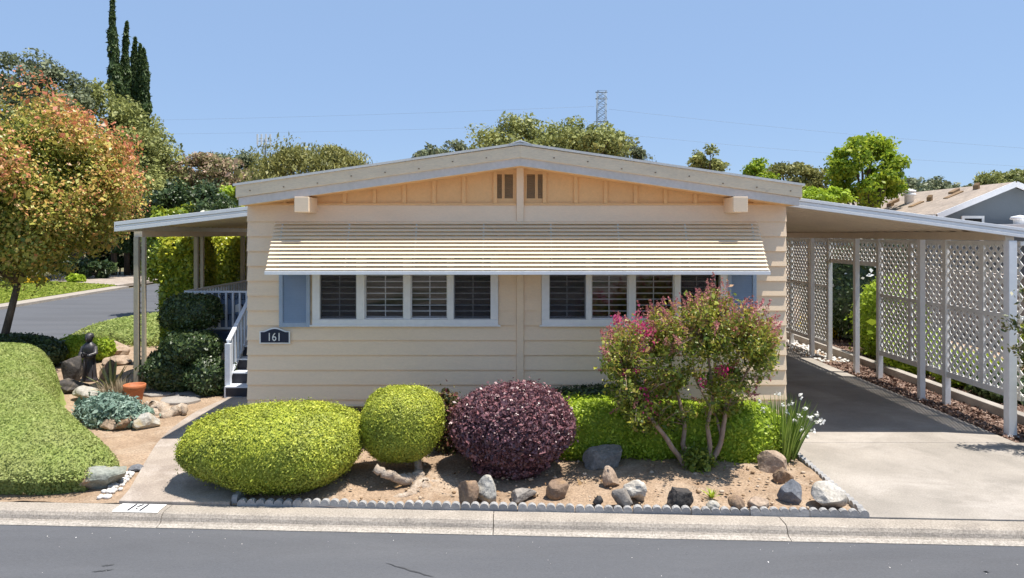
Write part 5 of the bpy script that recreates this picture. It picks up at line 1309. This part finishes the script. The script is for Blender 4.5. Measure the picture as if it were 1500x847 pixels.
tree('oak_tree', 'dark oak crown behind the neighbour gable', 'tree', (X(1460, 60), 60, 0), ctr(1462, 275, 60), (2.6, 2, 1.6), 22, .7, 6000, .22, M['oak'], 442, trunk_r=.3)
tree('oak_tree', 'dark oak crown cut by the right edge of the view', 'tree', (X(1505, 58), 58, 0), ctr(1508, 270, 58), (2.4, 2, 2.1), 22, .7, 6000, .21, M['oak'], 443, trunk_r=.3)
# low planting across the side street and behind the porch
for i, (px, py, d, rx, rz, mt, nm, lab, n) in enumerate((
    (48, 413, 38, .85, .42, 'yellow', 'flower_bush', 'round bush of yellow flowers at the edge of the far lawn', 3500),
    (113, 409, 39, .52, .32, 'hedge', 'round_bush', 'small bright green bush on the far lawn edge', 2500),
    (82, 411, 40, .65, .35, 'lavender', 'lavender_bush', 'grey lavender clump between yellow and green bushes', 2500),
    (24, 405, 38, .5, .7, 'oak_grey', 'garden_bush', 'brownish twiggy bush left of the yellow flowers', 2500),
    (140, 396, 42, 1.3, .6, 'dark_shrub', 'garden_bush', 'dark low bush by the far driveway', 5000),
    (60, 376, 41.5, 3.2, 1.2, 'dark_shrub', 'garden_bush', 'broad dark bush behind the yellow flowers', 9000),
    (175, 366, 48, 3.2, 1.6, 'dark_shrub', 'garden_bush', 'broad dark bush beyond the far driveway', 8000),
    (221, 340, 51, 1.3, 2.2, 'dark_shrub', 'garden_bush', 'dark leafy bush under the left end of the porch canopy', 6000),
    (258, 322, 23, 1.25, .8, 'laurel', 'garden_bush', 'glossy bush above the left hedge column', 8000),
    (222, 352, 49, .8, 1.3, 'hedge', 'garden_bush', 'sunlit green bush left of the hedge columns', 8000),
    (332, 336, 28, .8, .5, 'hedge', 'garden_bush', 'sunlit yellow green bush rising behind the right hedge column', 9000),
    (345, 350, 29, 1.0, 1.0, 'maple', 'garden_bush', 'sunlit lime bush against the home wall behind the porch', 6000),
    (305, 306, 26, 1.0, .55, 'maple', 'garden_bush', 'bright lime shrub top above the porch canopy', 5000),
    (345, 292, 30, .9, .8, 'laurel', 'garden_bush', 'dark glossy bush beside the roof corner', 5000),
    (320, 268, 29, .9, .4, 'hedge', 'garden_bush', 'yellow green shrub top left of the roof corner', 4000),
    (228, 300, 50, 1.3, 1.6, 'iris', 'garden_bush', 'strappy green bush left above the porch canopy', 4000),
    (211, 392, 46.5, .4, .55, 'hedge', 'garden_bush', 'small yellow green bush at the far driveway corner', 1500))):
    c = ctr(px, py, d); zt = c[2] + rz; small = zt - 2 * rz < .3
    rr = (rx, rx * .8, rz if small else zt / 2)
    tree(nm, lab, 'bush', (c[0], d, 0), (c[0], d, c[2] if small else zt / 2), rr, 16 if small else 40, min(rr) * (.45 if small else .36), int(n * 2.0), .0042 * d, M[mt], 500 + i, trunk_r=.05, low=-1, shell=.6, tilt=1.0)
# far wood beyond the gardens, one mass
rng = np.random.default_rng(600); parts = []
for i in range(230):
    x = rng.uniform(-75, 95); y = rng.uniform(78, 100) - .04 * x; hz = rng.uniform(2.2, 4.6); r_ = rng.uniform(1.6, 3.0); k = 260
    if -24 < x < -12: continue
    dv = unit(rng.normal(size=(k, 3))); Pq = np.array([x, y, hz * .5]) + dv * (rng.random((k, 1)) ** .4) * np.array([r_, r_, hz * .55])
    V, F = leaf_quads(Pq, unit(dv + [0, 0, .5]), .42, rng, .9, .6, .4); parts.append((V, F, 0, np.clip(rng.random(k) * .7 + rng.uniform(0, .3), 0, 1)))
tag(quads_mesh('far_wood', parts, [M['oak_grey']]), kind='stuff')
# dry stone terrace at the far driveway
rw = MB(); rd = random.Random(41)
for row in range(5):
    x = X(212, 48)
    while x < X(288, 48):
        wd = rd.uniform(.5, 1.0); rw.box(x, x + wd - .03, 48 + row * .25 + rd.uniform(0, .08), 48.6 + row * .25, -.1 + row * .33, .2 + row * .33 + rd.uniform(0, .03)); x += wd
tag(rw.build('retaining_wall', M['rock_tan'], bevel=.05, loc=(X(250, 48), 48, 0)), 'terraced tan stone retaining wall beyond the side street', 'wall')

# ------------------------------------------------------------------ pylon, mast, wires
py = thing('pylon', 'tall steel lattice electricity pylon behind the roof', 'pylon', (X(881, 250), 250, 0)); mb = MB(); d = 250; xc = X(881, d); zt = Zh(134, d); hw = 1.75
for sx_ in (-1, 1):
    for sy_ in (-1, 1): mb.tube([(xc + sx_ * hw * 1.5, d + sy_ * hw * 1.5, 0), (xc + sx_ * hw, d + sy_ * hw, zt * .6), (xc + sx_ * hw * .85, d + sy_ * hw * .85, zt)], .16, 5)
nz_ = 12
for k in range(nz_):
    z0, z1 = zt * (.45 + .55 * k / nz_), zt * (.45 + .55 * (k + 1) / nz_)
    for yy in (d - hw, d + hw):
        mb.tube([(xc - hw, yy, z0), (xc + hw, yy, z1)], .10, 4); mb.tube([(xc + hw, yy, z0), (xc - hw, yy, z1)], .10, 4); mb.tube([(xc - hw, yy, z1), (xc + hw, yy, z1)], .10, 4)
mb.build('tower', M['steel'], py)
mb = MB()
for zz in (zt - 2.7, zt - 11, zt - .3): mb.tube([(xc - hw * 1.25, d, zz), (xc + hw * 1.25, d, zz)], .22, 5)
mb.build('crossarm', M['steel'], py)
for i, (a, b, sag, lab) in enumerate((((870, 156, 250), (-300, 176, 420), 3, 'upper thin pale power line running left from the pylon'), ((870, 182, 250), (-300, 192, 420), 3, 'lower thin pale power line running left from the pylon'),
                                     ((892, 160, 250), (1800, 235, 260), 2, 'upper thin power line running right from the pylon'), ((892, 195, 250), (1800, 258, 260), 2, 'lower thin power line running right from the pylon'))):
    A0, B0 = P3(*a), P3(*b); mb = MB(); mb.tube([A0.lerp(B0, k / 16) - Vector((0, 0, sag * 4 * (k / 16) * (1 - k / 16))) for k in range(17)], .045, 4)
    tag(mb.build('power_line', M['wire'], loc=tuple(A0)), lab, 'power line', 'power lines from the pylon')
an = thing('antenna_mast', 'pale cellular antenna mast above the trees left of the roof', 'mast', (X(388, 120), 120, 0)); d = 120; xc = X(388, d); mb = MB()
mb.tube([(xc, d, 0), (xc, d, Zh(203, d))], .22, 8); mb.build('mast', M['steel'], an)
for s in (-1.15, -.45, .35, 1.1):
    q = MB(); q.box(xc + s - .13, xc + s + .13, d - .5, d - .35, Zh(213, d), Zh(197, d)); q.box(xc + s - .03, xc + s + .03, d - .35, d - .25, Zh(218, d), Zh(199, d)); q.build('antenna', M['white_metal'], an)
q = MB(); q.tube([(xc - 1.3, d - .2, Zh(207, d)), (xc + 1.3, d - .2, Zh(207, d))], .07, 5); q.tube([(xc - 1.3, d - .2, Zh(215, d)), (xc + 1.3, d - .2, Zh(215, d))], .07, 5); q.build('frame', M['steel'], an)
